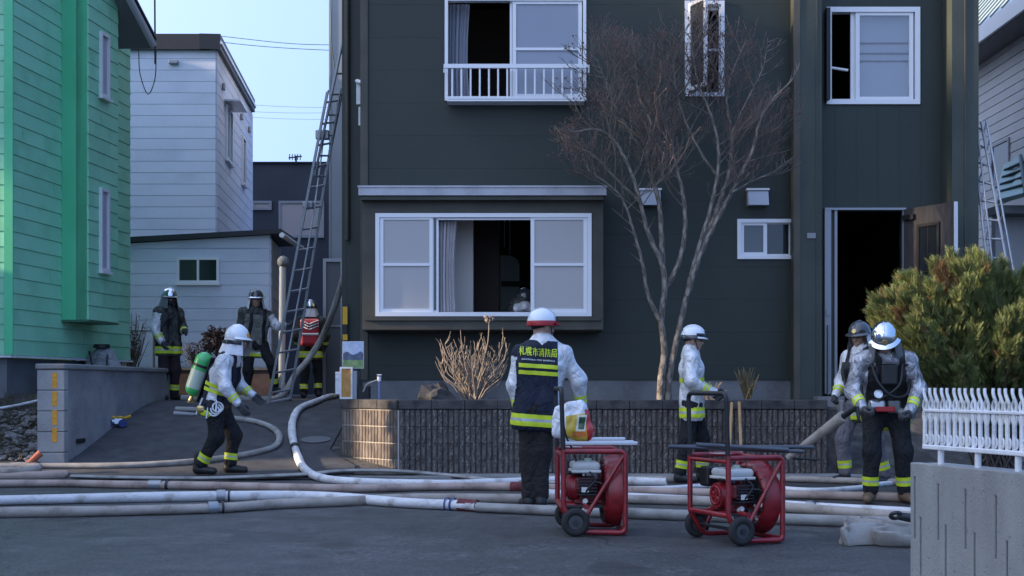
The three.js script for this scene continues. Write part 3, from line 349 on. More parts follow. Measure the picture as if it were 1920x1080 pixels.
  if (o.straps) for (const s of [-1, 1]) { const g = patch(coat, (p, n, b) => { const t = T(p), v = t.dot(side) * s; return [b && b.id === 'torso' ? 1 : -1, 0.028 - Math.abs(v - 0.105 - (t.dot(up) < 0.25 ? (0.25 - t.dot(up)) * 0.1 : 0)), t.dot(up) + 0.02, o.straps === 'front' ? n.dot(front) + 0.35 : 1]; }, 0.012); if (g) part('strap', g, o.strapMat ?? MAT.black, root); }
  if (o.belt) { const g = patch(coat, (p, n, b) => { const u = T(p).dot(up); return [b && b.id === 'torso' ? 1 : -1, u + 0.05, 0.01 - u]; }, 0.012); if (g) part('belt', g, MAT.black, root); }
  root.userData.rig = undefined; delete root.userData.rig;
  return { root, J, up, side, front, coat, coatM, off, tro, trM };
}
// ---------------------------------------------------------------- ground
function height(x, z) {
  const d = -z, t = clamp((d - 15.35) / 5.2, 0, 1), rise = 0.85 * (t * t * (3 - 2 * t) * 0.55 + t * 0.45);
  if (x > -2.05 - 0.0 && x > -1.0 - (d > 16.35 ? Math.min(0.95, (d - 16.35) * 0.95) : 0)) return x < 3.9 ? 0.86 * sstep(d, 16.27, 16.36) : 0.86 * sstep(d, 15.6, 18.2);   // garden behind the block wall
  if (x < -5.85) return 1.0 * sstep(d, 15.6, 17.9);            // bank beside the green house
  return rise;
}
function onGround(px, py) { let lo = 4, hi = 40; for (let i = 0; i < 48; i++) { const m = (lo + hi) / 2; Y(py, m) > height(X(px, m), -m) ? (lo = m) : (hi = m); } return V(X(px, lo), height(X(px, lo), -lo), -lo); }
struct('ground', quadSheet(null, 200, 120, (u, v) => { const x = lerp(-30, 30, u), z = v < 0.1 ? lerp(40, -15, v / 0.1) : v < 0.9 ? lerp(-15, -23, (v - 0.1) / 0.8) : lerp(-23, -60, (v - 0.9) / 0.1); return V(x, height(x, z) - 0.012, z); }), MAT.soil);
{ // wide land beyond, as one sheet with the middle left to the ground above
  const s = new THREE.Shape([[-300, -300], [300, -300], [300, 300], [-300, 300]].map(([a, b]) => new THREE.Vector2(a, b))); s.holes.push(new THREE.Path([[-30, -40], [30, -40], [30, 60], [-30, 60]].map(([a, b]) => new THREE.Vector2(a, b))));
  const g = new THREE.ShapeGeometry(s); g.rotateX(-Math.PI / 2); struct('land', g.translate(0, -0.02, 0), MAT.soil);
}
struct('road', quadSheet(null, 60, 50, (u, v) => V(lerp(-30, 30, u), 0.004, lerp(14, -15.5, v))), MAT.asphalt);
struct('driveway', quadSheet(null, 16, 60, (u, v) => { const d = lerp(15.46, 33, v), x = lerp(-5.5, d < 16.3 ? -1.9 + 0.0 : lerp(-1.9, -2.35, clamp((d - 16.3) / 0.8, 0, 1)), u); return V(x, height(-3, -d) + 0.008, -d); }), MAT.drive);
struct('gutter', box(-2.4, 0.0, -16.2, 4.4, 0.035, -15.65), MAT.concrete);
{ const c = onGround(592, 826), t = solo('manhole_cover', 'round metal manhole cover set in the sloping asphalt driveway', 'manhole cover', place(new THREE.CylinderGeometry(0.2, 0.2, 0.012, 28), [c.x, c.y + 0.012, c.z], 0.17), M([0.12, 0.125, 0.13], 0.6, { metalness: 0.3 })); t.userData.label = 'round metal manhole cover set in the sloping asphalt driveway'; }

// ---------------------------------------------------------------- walls and windows
function openWall(name, rect, holes, z, depth, mat, parent) { // rect and holes in photo pixels at distance d = -z
  const d = -z, R = ([a, b, c, e]) => [[X(a, d), Y(e, d)], [X(c, d), Y(e, d)], [X(c, d), Y(b, d)], [X(a, d), Y(b, d)]].map(([p, q]) => new THREE.Vector2(p, q));
  const s = new THREE.Shape(R(rect)); for (const h of holes) s.holes.push(new THREE.Path(R(h)));
  const g = new THREE.ExtrudeGeometry(s, { depth, bevelEnabled: false }); g.translate(0, 0, z - depth); return part(name, g, mat, parent);
}
const rectBars = (x0, y0, x1, y1, z, w, dp) => [box(x0, y0, z - dp, x1, y0 + w, z), box(x0, y1 - w, z - dp, x1, y1, z), box(x0, y0 + w, z - dp, x0 + w, y1 - w, z), box(x1 - w, y0 + w, z - dp, x1, y1 - w, z)];
function sash(win, x0, y0, x1, y1, z, o = {}) { const s = part('sash', rectBars(x0, y0, x1, y1, z, o.w ?? 0.05, 0.035), MAT.alu, win); part('pane', box(x0 + 0.02, y0 + 0.02, z - 0.022, x1 - 0.02, y1 - 0.02, z - 0.016), o.mat ?? MAT.frost, s); if (o.bar) part('bar', box(x0 + 0.03, o.bar - 0.018, z - 0.03, x1 - 0.03, o.bar + 0.018, z + 0.004), MAT.alu, s); return s; }
function curtain(parent, x0, x1, y0, y1, z, mat, seed, gather = 0) { const g = quadSheet(null, 60, 14, (u, v) => { const pinch = 1 - gather * Math.sin(v * Math.PI) * 0.5; const x = lerp(x0, x0 + (x1 - x0) * pinch, u), y = lerp(y1, y0, v); return V(x, y, z + 0.025 * Math.sin(u * 34 + seed + v * 1.6) + 0.014 * Math.sin(u * 61 + v * 2.6)); }); return part('curtain', g, mat, parent); }
const DZ = 18.5, house = thing('house', 'dark grey-green two-storey house with a white-framed bay window and open entrance door', 'house', [0, 0, 0]);
{
  const D = DZ, x = (p, d = D) => X(p, d), y = (p, d = D) => Y(p, d), bottom = 712;
  // main front
  const wU = [835, -20, 1098, 188], wS = [1285, -20, 1357, 180], wB = [690, 396, 1118, 606], wT = [1384, 413, 1489, 485];
  openWall('wall', [678, -90, 1491, bottom], [wU, wS, [720, 405, 1100, 590], wT], -D, 0.14, MAT.siding, house);
  part('foundation', box(x(680), 0.5, -D - 0.12, x(1492), y(bottom), -D - 0.02), MAT.foundation, house);
  part('wall', box(x(641, 19.3), 0.5, -19.45, x(684, 19.3), 9, -19.3), MAT.recess, house);
  { const a = x(641, 19.3); for (const [y0, y1, z0, z1] of [[0.5, 9, -28, -22.8], [0.5, 9, -20.3, -19.46], [0.5, 1.7, -22.79, -20.31], [3.7, 9, -22.79, -20.31]]) part('wall', box(a, y0, z0, a + 0.14, y1, z1), MAT.recess, house); part('side_window', box(a + 0.05, 1.71, -22.78, a + 0.06, 3.69, -20.32), MAT.glass, house); }
  part('corner_board', box(x(676), y(bottom), -D - 0.3, x(690), y(-90), -D + 0.03), MAT.trim, house);
  part('wall', box(x(678), y(bottom), -19.29, x(678) + 0.14, y(-90), -D - 0.31), MAT.siding, house);
  part('drain_pipe', rod(V(x(651, 19.25), 3.2, -19.24), V(x(651, 19.25), 8.5, -19.24), 0.035), MAT.trim, house);
  part('joint_strip', box(x(1099), y(345), -D - 0.01, x(1101), y(250), -D + 0.012), MAT.wing, house);
  // back, floors and rooms: closed and dark
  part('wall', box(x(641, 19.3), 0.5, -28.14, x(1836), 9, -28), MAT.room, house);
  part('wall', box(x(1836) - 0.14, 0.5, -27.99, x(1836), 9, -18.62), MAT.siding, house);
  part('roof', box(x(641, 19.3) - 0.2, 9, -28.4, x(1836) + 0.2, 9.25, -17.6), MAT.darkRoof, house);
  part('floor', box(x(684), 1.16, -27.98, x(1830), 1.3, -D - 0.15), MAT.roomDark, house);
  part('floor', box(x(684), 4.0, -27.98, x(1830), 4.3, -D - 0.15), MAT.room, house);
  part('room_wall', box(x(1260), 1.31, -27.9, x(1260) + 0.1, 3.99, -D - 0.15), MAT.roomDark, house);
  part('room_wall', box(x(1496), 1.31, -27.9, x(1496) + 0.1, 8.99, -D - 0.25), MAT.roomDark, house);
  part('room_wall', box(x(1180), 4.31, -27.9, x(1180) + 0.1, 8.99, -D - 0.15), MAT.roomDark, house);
  // ground-floor room seen through the open sash
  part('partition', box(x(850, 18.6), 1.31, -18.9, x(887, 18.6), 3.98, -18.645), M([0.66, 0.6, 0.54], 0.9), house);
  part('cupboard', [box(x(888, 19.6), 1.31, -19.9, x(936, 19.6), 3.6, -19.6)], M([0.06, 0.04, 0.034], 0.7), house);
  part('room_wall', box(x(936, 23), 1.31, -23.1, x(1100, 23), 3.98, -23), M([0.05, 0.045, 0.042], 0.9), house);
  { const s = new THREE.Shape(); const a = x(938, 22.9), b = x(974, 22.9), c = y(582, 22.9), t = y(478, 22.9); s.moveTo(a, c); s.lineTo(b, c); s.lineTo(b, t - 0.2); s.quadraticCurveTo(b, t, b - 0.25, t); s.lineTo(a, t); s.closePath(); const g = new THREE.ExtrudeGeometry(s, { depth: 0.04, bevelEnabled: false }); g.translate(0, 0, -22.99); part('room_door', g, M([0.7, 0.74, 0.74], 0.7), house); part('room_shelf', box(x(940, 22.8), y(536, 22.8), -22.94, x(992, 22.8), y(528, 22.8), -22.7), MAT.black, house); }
  for (const px of [926, 936, 946, 956]) part('hanging_cord', rod(V(x(px, 21.2), y(450 + (px % 3) * 14, 21.2), -21.2), V(x(px, 21.2), 3.95, -21.2), 0.009, 0.009, 5), MAT.cape, house);
  // bay
  const B = 17.95, bx = (p) => X(p, B), by = (p) => Y(p, B);
  const bay = openWall('bay', [679, 374, 1131, 618], [[705, 401, 1108, 591]], -B, 0.08, MAT.trim, house);
  part('bay_side', box(bx(679), by(618), -D + 0.001, bx(679) + 0.08, by(374), -B - 0.081), MAT.trim, house); part('bay_side', box(bx(1131) - 0.08, by(618), -D + 0.001, bx(1131), by(374), -B - 0.081), MAT.trim, house);
  part('bay_floor', box(bx(680), by(620), -D + 0.001, bx(1130), by(612), -B - 0.082), MAT.trim, house);
  part('bay_sill', box(bx(684), by(601), -B + 0.001, bx(1126), by(594), -B + 0.03), MAT.trim, bay);
  const rf = part('bay_roof', box(X(672, 17.8), Y(366, 17.8), -D + 0.001, X(1137, 17.8), Y(349, 17.8), -17.8), MAT.bayRoof, house); part('fascia', box(X(676, 17.8), Y(374, 17.8), -D + 0.001, X(1133, 17.8), Y(366.5, 17.8), -17.83), MAT.trim, rf);
  part('lap', box(X(672, 17.8) - 0.01, Y(351.5, 17.8), -17.8, X(1137, 17.8) + 0.01, Y(348, 17.8), -17.785), MAT.bayRoof, rf);
  const wb = new THREE.Group(); wb.name = 'bay_window'; house.add(wb); const z = -B + 0.02;
  part('frame', rectBars(bx(704), by(593), bx(1109), by(400), z, 0.055, 0.1), MAT.alu, wb);
  sash(wb, bx(712), by(586), bx(812), by(405), z - 0.02, { bar: by(496) }); sash(wb, bx(809), by(586), bx(822), by(405), z - 0.06, { w: 0.03, mat: MAT.darkGlass });
  sash(wb, bx(995), by(586), bx(1101), by(405), z - 0.02, { bar: by(496) });
  part('head_rail', box(bx(822), by(412), z - 0.09, bx(995), by(409), z - 0.03), MAT.alu, wb);
  curtain(wb, bx(820), bx(856), by(590), by(412), z - 0.17, MAT.curtain, 1, 0.25);
  // upper window with rail
  const wu = new THREE.Group(); wu.name = 'window'; house.add(wu);
  part('frame', rectBars(x(834), y(189), x(1099), y(-4), -D + 0.03, 0.045, 0.12), MAT.alu, wu);
  sash(wu, x(961), y(183), x(1091), y(1), -D + 0.005, { bar: y(92), mat: MAT.screen }); sash(wu, x(956), y(183), x(966), y(1), -D - 0.04, { w: 0.03 });
  curtain(wu, x(838), x(880), y(187), y(0), -D - 0.22, MAT.curtainBlue, 4, 0.2);
  const rail = new THREE.Group(); rail.name = 'window_rail'; house.add(rail); const rz = -18.25, rx = (p) => X(p, 18.25), ry = (p) => Y(p, 18.25);
  part('top_rail', [box(rx(832), ry(128), rz - 0.025, rx(1105), ry(120.5), rz + 0.025), rod(V(rx(833), ry(136), rz), V(rx(833), ry(128), rz), 0.012), rod(V(rx(1104), ry(136), rz), V(rx(1104), ry(128), rz), 0.012)], MAT.alu, rail);
  part('bottom_rail', box(rx(840), ry(186), rz - 0.02, rx(1098), ry(181), rz + 0.02), MAT.alu, rail); part('sill', box(rx(838), ry(190), -D + 0.001, rx(1096), ry(186.5), rz + 0.015), MAT.alu, rail);
  for (let i = 0; i < 15; i++) { const px = 848 + i * 17.2; part('baluster', rbox(rx(px), (ry(181) + ry(128)) / 2, rz, 0.026, ry(128) - ry(181), 0.02, 0.006, 1), MAT.alu, rail); }
  for (const p of [842, 1096]) part('bracket', box(rx(p) - 0.015, ry(184), -D + 0.031, rx(p) + 0.015, ry(181.5), rz - 0.021), MAT.alu, rail);
  // narrow casement
  const wc = new THREE.Group(); wc.name = 'window'; house.add(wc);
  part('frame', rectBars(x(1284), y(181), x(1358), y(2), -D + 0.03, 0.05, 0.12), MAT.alu, wc); part('bar', box(x(1310), y(94), -D - 0.06, x(1350), y(90), -D - 0.03), MAT.alu, wc); part('blind', box(x(1312), y(16), -D - 0.1, x(1348), y(8), -D - 0.08), MAT.alu, wc);
  { const s = new THREE.Group(); s.name = 'casement'; wc.add(s); s.position.set(x(1290), 0, -D + 0.03); s.rotation.y = -1.15; part('sash', rectBars(0, y(172), 0.44, y(8), 0, 0.05, 0.035), MAT.alu, s); part('pane', box(0.03, y(168), -0.02, 0.41, y(12), -0.014), MAT.darkGlass, s); }
  part('sash', rectBars(x(1306), y(177), x(1353), y(6), -D - 0.02, 0.035, 0.03), MAT.alu, wc);
  // small sliding window
  const wt = new THREE.Group(); wt.name = 'window'; house.add(wt); part('frame', rectBars(x(1382), y(486), x(1490), y(411), -D + 0.035, 0.05, 0.12), MAT.alu, wt);
  sash(wt, x(1388), y(480), x(1438), y(416), -D + 0.01, { mat: M([0.13, 0.15, 0.17], 0.25) }); sash(wt, x(1433), y(480), x(1484), y(416), -D - 0.03, { mat: MAT.darkGlass, w: 0.03 });
  // hoods
  for (const [a, b] of [[1419, 372], [1218, 372]]) { const v = part('vent_hood', (() => { const g = box(x(a) - 0.14, y(b) - 0.11, -D, x(a) + 0.14, y(b) + 0.12, -D + 0.16); const p = g.attributes.position; for (let i = 0; i < p.count; i++) if (p.getY(i) > y(b) && p.getZ(i) > -D + 0.1) { p.setZ(i, p.getZ(i) - 0.07); } g.computeVertexNormals(); return g; })(), M([0.4, 0.42, 0.46], 0.4, { metalness: 0.3 }), house); part('flange', box(x(a) - 0.155, y(b) + 0.1, -D + 0.001, x(a) + 0.155, y(b) + 0.125, -D + 0.12), MAT.alu, v); }
  // porch side walls and recess
  const W = 18.2;
  part('porch_wall', [box(X(1491, W), 0.6, -18.8, X(1541, W), 9, -W)], MAT.wing, house); part('corner_board', box(X(1488, W) - 0.0, 0.7, -W - 0.16, X(1500, W), 9, -W + 0.012), MAT.trim, house); part('edge_strip', box(X(1530, W), 0.7, -W + 0.0005, X(1533, W), 9, -W + 0.012), MAT.wing, house);
  part('porch_wall', [box(X(1785, W), 0.6, -18.8, X(1835, W), 9, -W)], MAT.wing, house); part('edge_strip', box(X(1808, W), 0.7, -W + 0.0005, X(1811, W), 9, -W + 0.014), MAT.trim, house);
  const Q = 18.6, qx = (p) => X(p, Q), qy = (p) => Y(p, Q);
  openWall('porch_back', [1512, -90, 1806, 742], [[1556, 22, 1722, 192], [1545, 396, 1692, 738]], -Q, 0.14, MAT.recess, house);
  const wr = new THREE.Group(); wr.name = 'window'; house.add(wr); part('frame', rectBars(qx(1549), qy(196), qx(1724), qy(14), -Q + 0.035, 0.07, 0.14), MAT.alu, wr); sash(wr, qx(1604), qy(189), qx(1712), qy(22), -Q + 0.012, { w: 0.055, mat: MAT.glass }); sash(wr, qx(1596), qy(189), qx(1607), qy(22), -Q - 0.03, { w: 0.04 }); part('blind', box(qx(1606), qy(188), -Q - 0.12, qx(1716), qy(20), -Q - 0.1), MAT.blind, wr); part('bar', rod(V(qx(1560), qy(124), -Q - 0.09), V(qx(1592), qy(130), -Q - 0.06), 0.02), MAT.alu, wr); part('shutter', [box(qx(1545), qy(190), -Q + 0.036, qx(1552), qy(20), -Q + 0.16)], MAT.black, wr);
  const df = part('door_frame', [box(qx(1544), qy(738), -Q + 0.001, qx(1556), qy(395), -Q + 0.08), box(qx(1563), qy(738), -Q + 0.001, qx(1568), qy(395), -Q + 0.06), box(qx(1690), qy(738), -Q + 0.001, qx(1696), qy(395), -Q + 0.06), box(qx(1544), qy(395), -Q + 0.001, qx(1696), qy(391), -Q + 0.09)], MAT.aluDark, house);
  part('side_light', box(qx(1556), qy(738), -Q - 0.02, qx(1563), qy(395), -Q + 0.02), MAT.wing, df); part('mail_slot', box(qx(1546), qy(592), -Q + 0.081, qx(1555), qy(583), -Q + 0.1), MAT.aluDark, df); part('bolt', rod(V(qx(1550), qy(740), -Q + 0.1), V(qx(1550), qy(610), -Q + 0.1), 0.014), MAT.aluDark, df);
  const dl = new THREE.Group(); dl.name = 'entrance_door'; house.add(dl); dl.position.set(qx(1694), 0, -Q + 0.06); dl.rotation.y = -1.06;
  const h0 = Y(742, 18.3), h1 = Y(392, 18.5), dm = noisy([0.068, 0.058, 0.058], [0.045, 0.038, 0.038], [0.09, 0.078, 0.076], 6, 219, [0.2, 1.2], 0.45); part('moulding', [...rectBars(0.26, h0 + 0.21, 0.66, h1 - 0.24, 0.045, 0.04, 0.024), box(0.455, h0 + 0.25, 0.029, 0.467, h1 - 0.28, 0.04), box(0.3, h1 - 0.9, 0.029, 0.62, h1 - 0.888, 0.04)], MAT.black, dl); part('leaf', box(0, h0, -0.02, 0.9, h1, 0.02), dm, dl); part('glazing', [box(0.3, h0 + 0.25, 0.021, 0.62, h1 - 0.28, 0.028)], MAT.darkGlass, dl); part('edge', box(0.901, h0, -0.024, 0.925, h1, 0.024), MAT.alu, dl); part('handle', tube([V(0.8, h0 + 0.9, 0.025), V(0.8, h0 + 0.93, 0.07), V(0.8, h0 + 1.15, 0.07), V(0.8, h0 + 1.18, 0.025)], 0.012), MAT.steel, dl); part('closer', [box(0.02, h1 - 0.16, 0.021, 0.22, h1 - 0.09, 0.07)], MAT.black, dl);
  part('doorstep', box(qx(1512), 0.5, -Q + 0.002, X(1806, W), 0.95, -W + 0.3), MAT.foundation, house);
  part('number_plate', box(X(1513, W), Y(447, W), -W + 0.0125, X(1529, W), Y(437, W), -W + 0.02), M([0.25, 0.26, 0.28], 0.5), house);
  part('bracket', [rod(V(X(669, 19), Y(152, 19), -19.0), V(X(679, 18.9), Y(155, 18.9), -18.9), 0.03), box(X(668, 19), Y(195, 19), -19.05, X(678, 19), Y(155, 19), -19), box(X(672, 19), Y(235, 19), -19.05, X(679, 19), Y(200, 19), -19)], MAT.whitePaint, house);
}

// siding of separate boards on a wall from A to B (metres on the ground plan)
function boards(wall, L, y0, y1, h, mats, seed, o = {}) {
  const n = Math.round((y1 - y0) / h), R = rng(seed), geos = new Map();
  for (let i = 0; i < n; i++) {
    let lo = 0, hi = L; if (o.trimTop) { const t = (y0 + (i + 1) * h - o.trimTop[0]) / (o.trimTop[1] - o.trimTop[0]); if (t > 1) continue; if (t > 0) lo = t * L; }
    const cuts = [lo]; if (o.joint) { const c = lo + (hi - lo) * (0.2 + 0.6 * R()); cuts.push(c); } cuts.push(hi);
    for (let k = 0; k + 1 < cuts.length; k++) {
      const g = new THREE.BoxGeometry(cuts[k + 1] - cuts[k] - 0.004, h - (o.gap ?? 0.005), 0.02), p = g.attributes.position; for (let j = 0; j < p.count; j++) if (p.getZ(j) > 0 && p.getY(j) < 0) p.setZ(j, 0.01 + (o.lap ?? 0.009)); g.computeVertexNormals(); g.translate((cuts[k] + cuts[k + 1]) / 2, 0, 0);
      const q = g.toNonIndexed(), u = q.attributes.uv, pp = q.attributes.position, ro = R() * 3; for (let j = 0; j < pp.count; j++) u.setXY(j, pp.getX(j) + ro, pp.getY(j) + i * 0.37);
      const m = new THREE.Mesh(q, mats[Math.floor(R() * mats.length)]); m.name = 'siding_board'; m.castShadow = m.receiveShadow = true; m.position.set(0, y0 + (i + 0.5) * h, 0.012); wall.add(m);
    }
  }
}
function sideWall(parent, ax, az, bx, bz, y0, y1, h, mats, seed, o = {}) { // wall > siding_board; front of the boards on the left hand of A to B as seen from above is +z local
  const L = Math.hypot(bx - ax, bz - az), g = box(0, y0, -0.16, L, y1, -0.002), w = part('wall', g, o.core ?? mats[0], parent); w.position.set(ax, 0, az); w.rotation.y = Math.atan2(-(bz - az), bx - ax); boards(w, L, y0, y1, h, mats, seed, o); return w;
}
function plainWindow(parent, x0, y0, x1, y1, o = {}) { const w = new THREE.Group(); w.name = 'window'; parent.add(w); part('frame', rectBars(x0, y0, x1, y1, 0.07, o.w ?? 0.045, 0.06), MAT.alu, w); part('pane', box(x0 + 0.02, y0 + 0.02, 0.028, x1 - 0.02, y1 - 0.02, 0.036), o.mat ?? MAT.darkGlass, w); if (o.mullion) part('mullion', box((x0 + x1) / 2 - 0.02, y0 + 0.04, 0.037, (x0 + x1) / 2 + 0.02, y1 - 0.04, 0.065), MAT.alu, w); part('sill', box(x0 - 0.03, y0 - 0.04, 0.03, x1 + 0.03, y0 - 0.002, 0.1), MAT.alu, w); return w; }

{ // green house
  const gh = thing('house', 'bright green house with lapped siding at the left edge beside the driveway', 'house');
  const ax = -6.58, az = -17.5, ux = 0.107, uz = -0.994, at = (s, o = 0) => [ax + ux * s - uz * o, az + uz * s + ux * o]; // o: distance out from the wall
  const y0 = 1.5, y1 = 7.6;
  sideWall(gh, ...at(0), ...at(3.95), y0, y1, 0.203, MAT.green, 5, { joint: true });
  sideWall(gh, ax - 8, az, ax, az, y0, y1, 0.203, MAT.green, 6);
  part('corner_board', box(ax - 0.07, y0, az + 0.02, ax + 0.045, y1, az + 0.05), MAT.greenPlain, gh);
  part('wall', box(ax - 8, y0, az - 3.95, at(3.95)[0] - 0.2, y1, az - 3.8), MAT.green[0], gh);
  part('roof', box(ax - 8, y1 + 0.3, az - 4.6, ax + 0.2, y1 + 0.5, az + 0.5), MAT.darkRoof, gh);
  // bay: plain green front, boarded side
  const s0 = 1.45, s1 = 2.5, out = 0.4, b = at(s0, out), c = at(s1, out), yb = Y(600, 19), turn = Math.atan2(-uz, ux), bay = part('bay', box(0, 0, 0.03, s1 - s0, y1 - yb, out), MAT.greenPlain, gh);
  bay.rotation.y = turn; { const p = at(s0, 0); bay.position.set(p[0], yb, p[1]); }
  const sideB = sideWall(gh, ...b, ...c, yb, y1, 0.203, MAT.green, 8, { joint: true }); part('base_flashing', box(-0.01, yb - 0.03, -0.38, s1 - s0 + 0.01, yb - 0.004, 0.035), M([0.05, 0.14, 0.08], 0.5), sideB);
  plainWindow(sideB, 0.36, Y(186, 19.5), 0.66, Y(66, 19.5), { mat: M([0.4, 0.38, 0.42], 0.3) }); plainWindow(sideB, 0.36, Y(510, 19.5), 0.66, Y(356, 19.5), { mat: M([0.4, 0.38, 0.42], 0.3) });
  part('sill_flashing', (() => { const g = box(0, y0 - 0.03, -0.1, 4, y0 - 0.004, 0.05); g.rotateY(turn); return g.translate(ax, 0, az); })(), MAT.whitePaint, gh); part('sill_flashing', box(ax - 8, y0 - 0.031, az - 0.1, ax + 0.02, y0 - 0.005, az + 0.045), MAT.whitePaint, gh);
  part('foundation', (() => { const g = box(0.05, 0.3, -0.3, 3.9, y0 - 0.032, -0.08); g.rotateY(turn); return g.translate(ax, 0, az); })(), MAT.foundation, gh); part('foundation', box(ax - 8, 0.3, az - 0.3, ax - 0.09, y0 - 0.033, az - 0.09), MAT.foundation, gh);
  // raking eave at the far end
  const E = [[212, 92, 20.7], [287, 91, 20.9], [232, -14, 19.6], [200, -60, 19.4]].map((q) => P(...q)); const top = E.map((v) => v.clone().add(V(0, 0.14, 0)));
  { const pos = [], F = (a, b2, c2, d2) => { for (const v of [a, b2, c2, a, c2, d2]) pos.push(v.x, v.y, v.z); }; F(E[0], E[1], E[2], E[3]); F(top[3], top[2], top[1], top[0]); for (let i = 0; i < 4; i++) F(E[i], top[i], top[(i + 1) % 4], E[(i + 1) % 4]); const g = new THREE.BufferGeometry(); g.setAttribute('position', new THREE.Float32BufferAttribute(pos, 3)); g.computeVertexNormals(); const ev = part('eave', g, MAT.soffit, gh); const up = V(0, 0.05, 0.03); part('fascia', rod(E[1].clone().add(up), E[2].clone().add(up), 0.07, 0.07, 4), MAT.fascia, ev); part('gutter_edge', rod(E[1].clone().add(V(0.03, 0.15, 0.03)), E[2].clone().add(V(0.03, 0.15, 0.03)), 0.04, 0.04, 6), MAT.darkRoof, ev); }
  part('vent_cap', (() => { const p = P(30, 255, 17.8); return rbox(p.x + 0.05, p.y, p.z, 0.1, 0.16, 0.1, 0.02); })(), MAT.greenPlain, gh);
  part('mast', rod(P(291, 120, 20.9), P(290, -30, 20.9), 0.014), MAT.iron, gh);
  part('loose_cable', tube([P(260, 92, 20.8), P(263, 140, 20.8), P(278, 177, 20.8), P(290, 150, 20.8), P(293, 92, 20.8)], 0.008, 6, 30), MAT.iron, gh);
}
{ // white three-storey house
  const wh = thing('house', 'tall white-boarded house with a flat black roof edge behind the driveway', 'house');
  const D = 26, x0 = X(150, D), x1 = X(405, D), y0 = 0.8, y1 = Y(95, D), far = [X(471, 32), -32];
  const fr = sideWall(wh, x0, -D, x1, -D, y0, y1, 0.222, MAT.white, 21, { lap: 0.005, gap: 0.004 }), sd = sideWall(wh, x1, -D, far[0], far[1], y0, y1, 0.222, MAT.white, 22, { lap: 0.005, gap: 0.004 });
  const L = Math.hypot(far[0] - x1, far[1] + D), rf = part('roof', (() => { const s = new THREE.Shape([[x0, D - 0.12], [x1 - 0.1, D - 0.12], [far[0] - 0.1, 32], [x0, 32]].map(([a, b]) => new THREE.Vector2(a, b))), g = new THREE.ExtrudeGeometry(s, { depth: 0.3, bevelEnabled: false }); g.rotateX(-Math.PI / 2); return g.translate(0, y1, 0); })(), MAT.darkRoof, wh);
  const parS = part('parapet', box(-0.12, y1, -0.3, L - 0.1, y1 + 0.3, 0.1), MAT.darkRoof, wh); parS.position.copy(sd.position); parS.rotation.copy(sd.rotation); part('trim_strip', box(-0.14, y1 + 0.1, 0.101, L - 0.1, y1 + 0.16, 0.13), MAT.alu, parS);
  const w1 = plainWindow(sd, 1.2, Y(310, 28), 2.1, Y(210, 28), { mullion: true, mat: M([0.1, 0.16, 0.2], 0.1) }); part('hood', box(1.0, Y(196, 27.4), 0.03, 2.2, Y(193, 27.4), 0.35), MAT.alu, w1); plainWindow(sd, 3.9, Y(345, 30), 4.5, Y(255, 30), { mat: M([0.1, 0.16, 0.2], 0.1) });
  for (let i = 0; i < 4; i++) part('wall_vent', rbox(0.7 + i * 1.5, y1 - 0.55, 0.06, 0.12, 0.14, 0.06, 0.02), MAT.aluDark, sd);
  part('wall_vent', rbox(X(327, D) - x0, Y(118, D), 0.06, 0.18, 0.08, 0.08, 0.02), MAT.aluDark, fr);
  part('wall', box(x0, y0, -32.2, far[0], y1, -32), MAT.white[0], wh);
}
{ // lean-to
  const an = thing('outbuilding', 'low white lean-to building with a sloping black roof edge and small window', 'outbuilding');
  const D = 24, x0 = X(190, D), x1 = X(506, D), yl = Y(462, D), yr = Y(441, D), fr = sideWall(an, x0, -D, x1, -D, 0.8, yl - 0.02, 0.21, MAT.white, 25, { lap: 0.005, gap: 0.004 });
  part('wall', (() => { const s = new THREE.Shape([[x0, yl - 0.03], [x1, yl - 0.03], [x1, yr], [x0, yl + 0.02]].map(([a, b]) => new THREE.Vector2(a, b))), g = new THREE.ExtrudeGeometry(s, { depth: 0.17, bevelEnabled: false }); return g.translate(0, 0, -D - 0.15); })(), MAT.white[1], an);
  sideWall(an, x1, -D, X(524, 26), -26, 0.8, yr - 0.02, 0.21, MAT.white, 26, { lap: 0.005, gap: 0.004 });
  const rf = part('roof', (() => { const s = new THREE.Shape([[x0 - 0.1, yl + 0.03], [x1 + 0.22, yr + 0.02], [x1 + 0.22, yr + 0.1], [x0 - 0.1, yl + 0.12]].map(([a, b]) => new THREE.Vector2(a, b))), g = new THREE.ExtrudeGeometry(s, { depth: 2.2, bevelEnabled: false }); return g.translate(0, 0, -D - 2.05); })(), MAT.darkRoof, an);
  part('gutter', rod(V(x1 + 0.24, yr - 0.01, -D + 0.15), V(x1 + 0.28, yr - 0.05, -D - 1.9), 0.05), MAT.alu, rf);
  plainWindow(fr, X(333, D) - x0, Y(531, D), X(412, D) - x0, Y(483, D), { mullion: true });
  const f = part('flue', [rod(V(X(528, 23.8), 0.85, -23.8), V(X(530, 23.8), Y(498, 23.8), -23.8), 0.06, 0.06, 14)], MAT.cream, an); part('flue_cap', [place(new THREE.SphereGeometry(0.11, 16, 12), [X(531, 23.8), Y(491, 23.8), -23.8])], MAT.tarp, f);
}
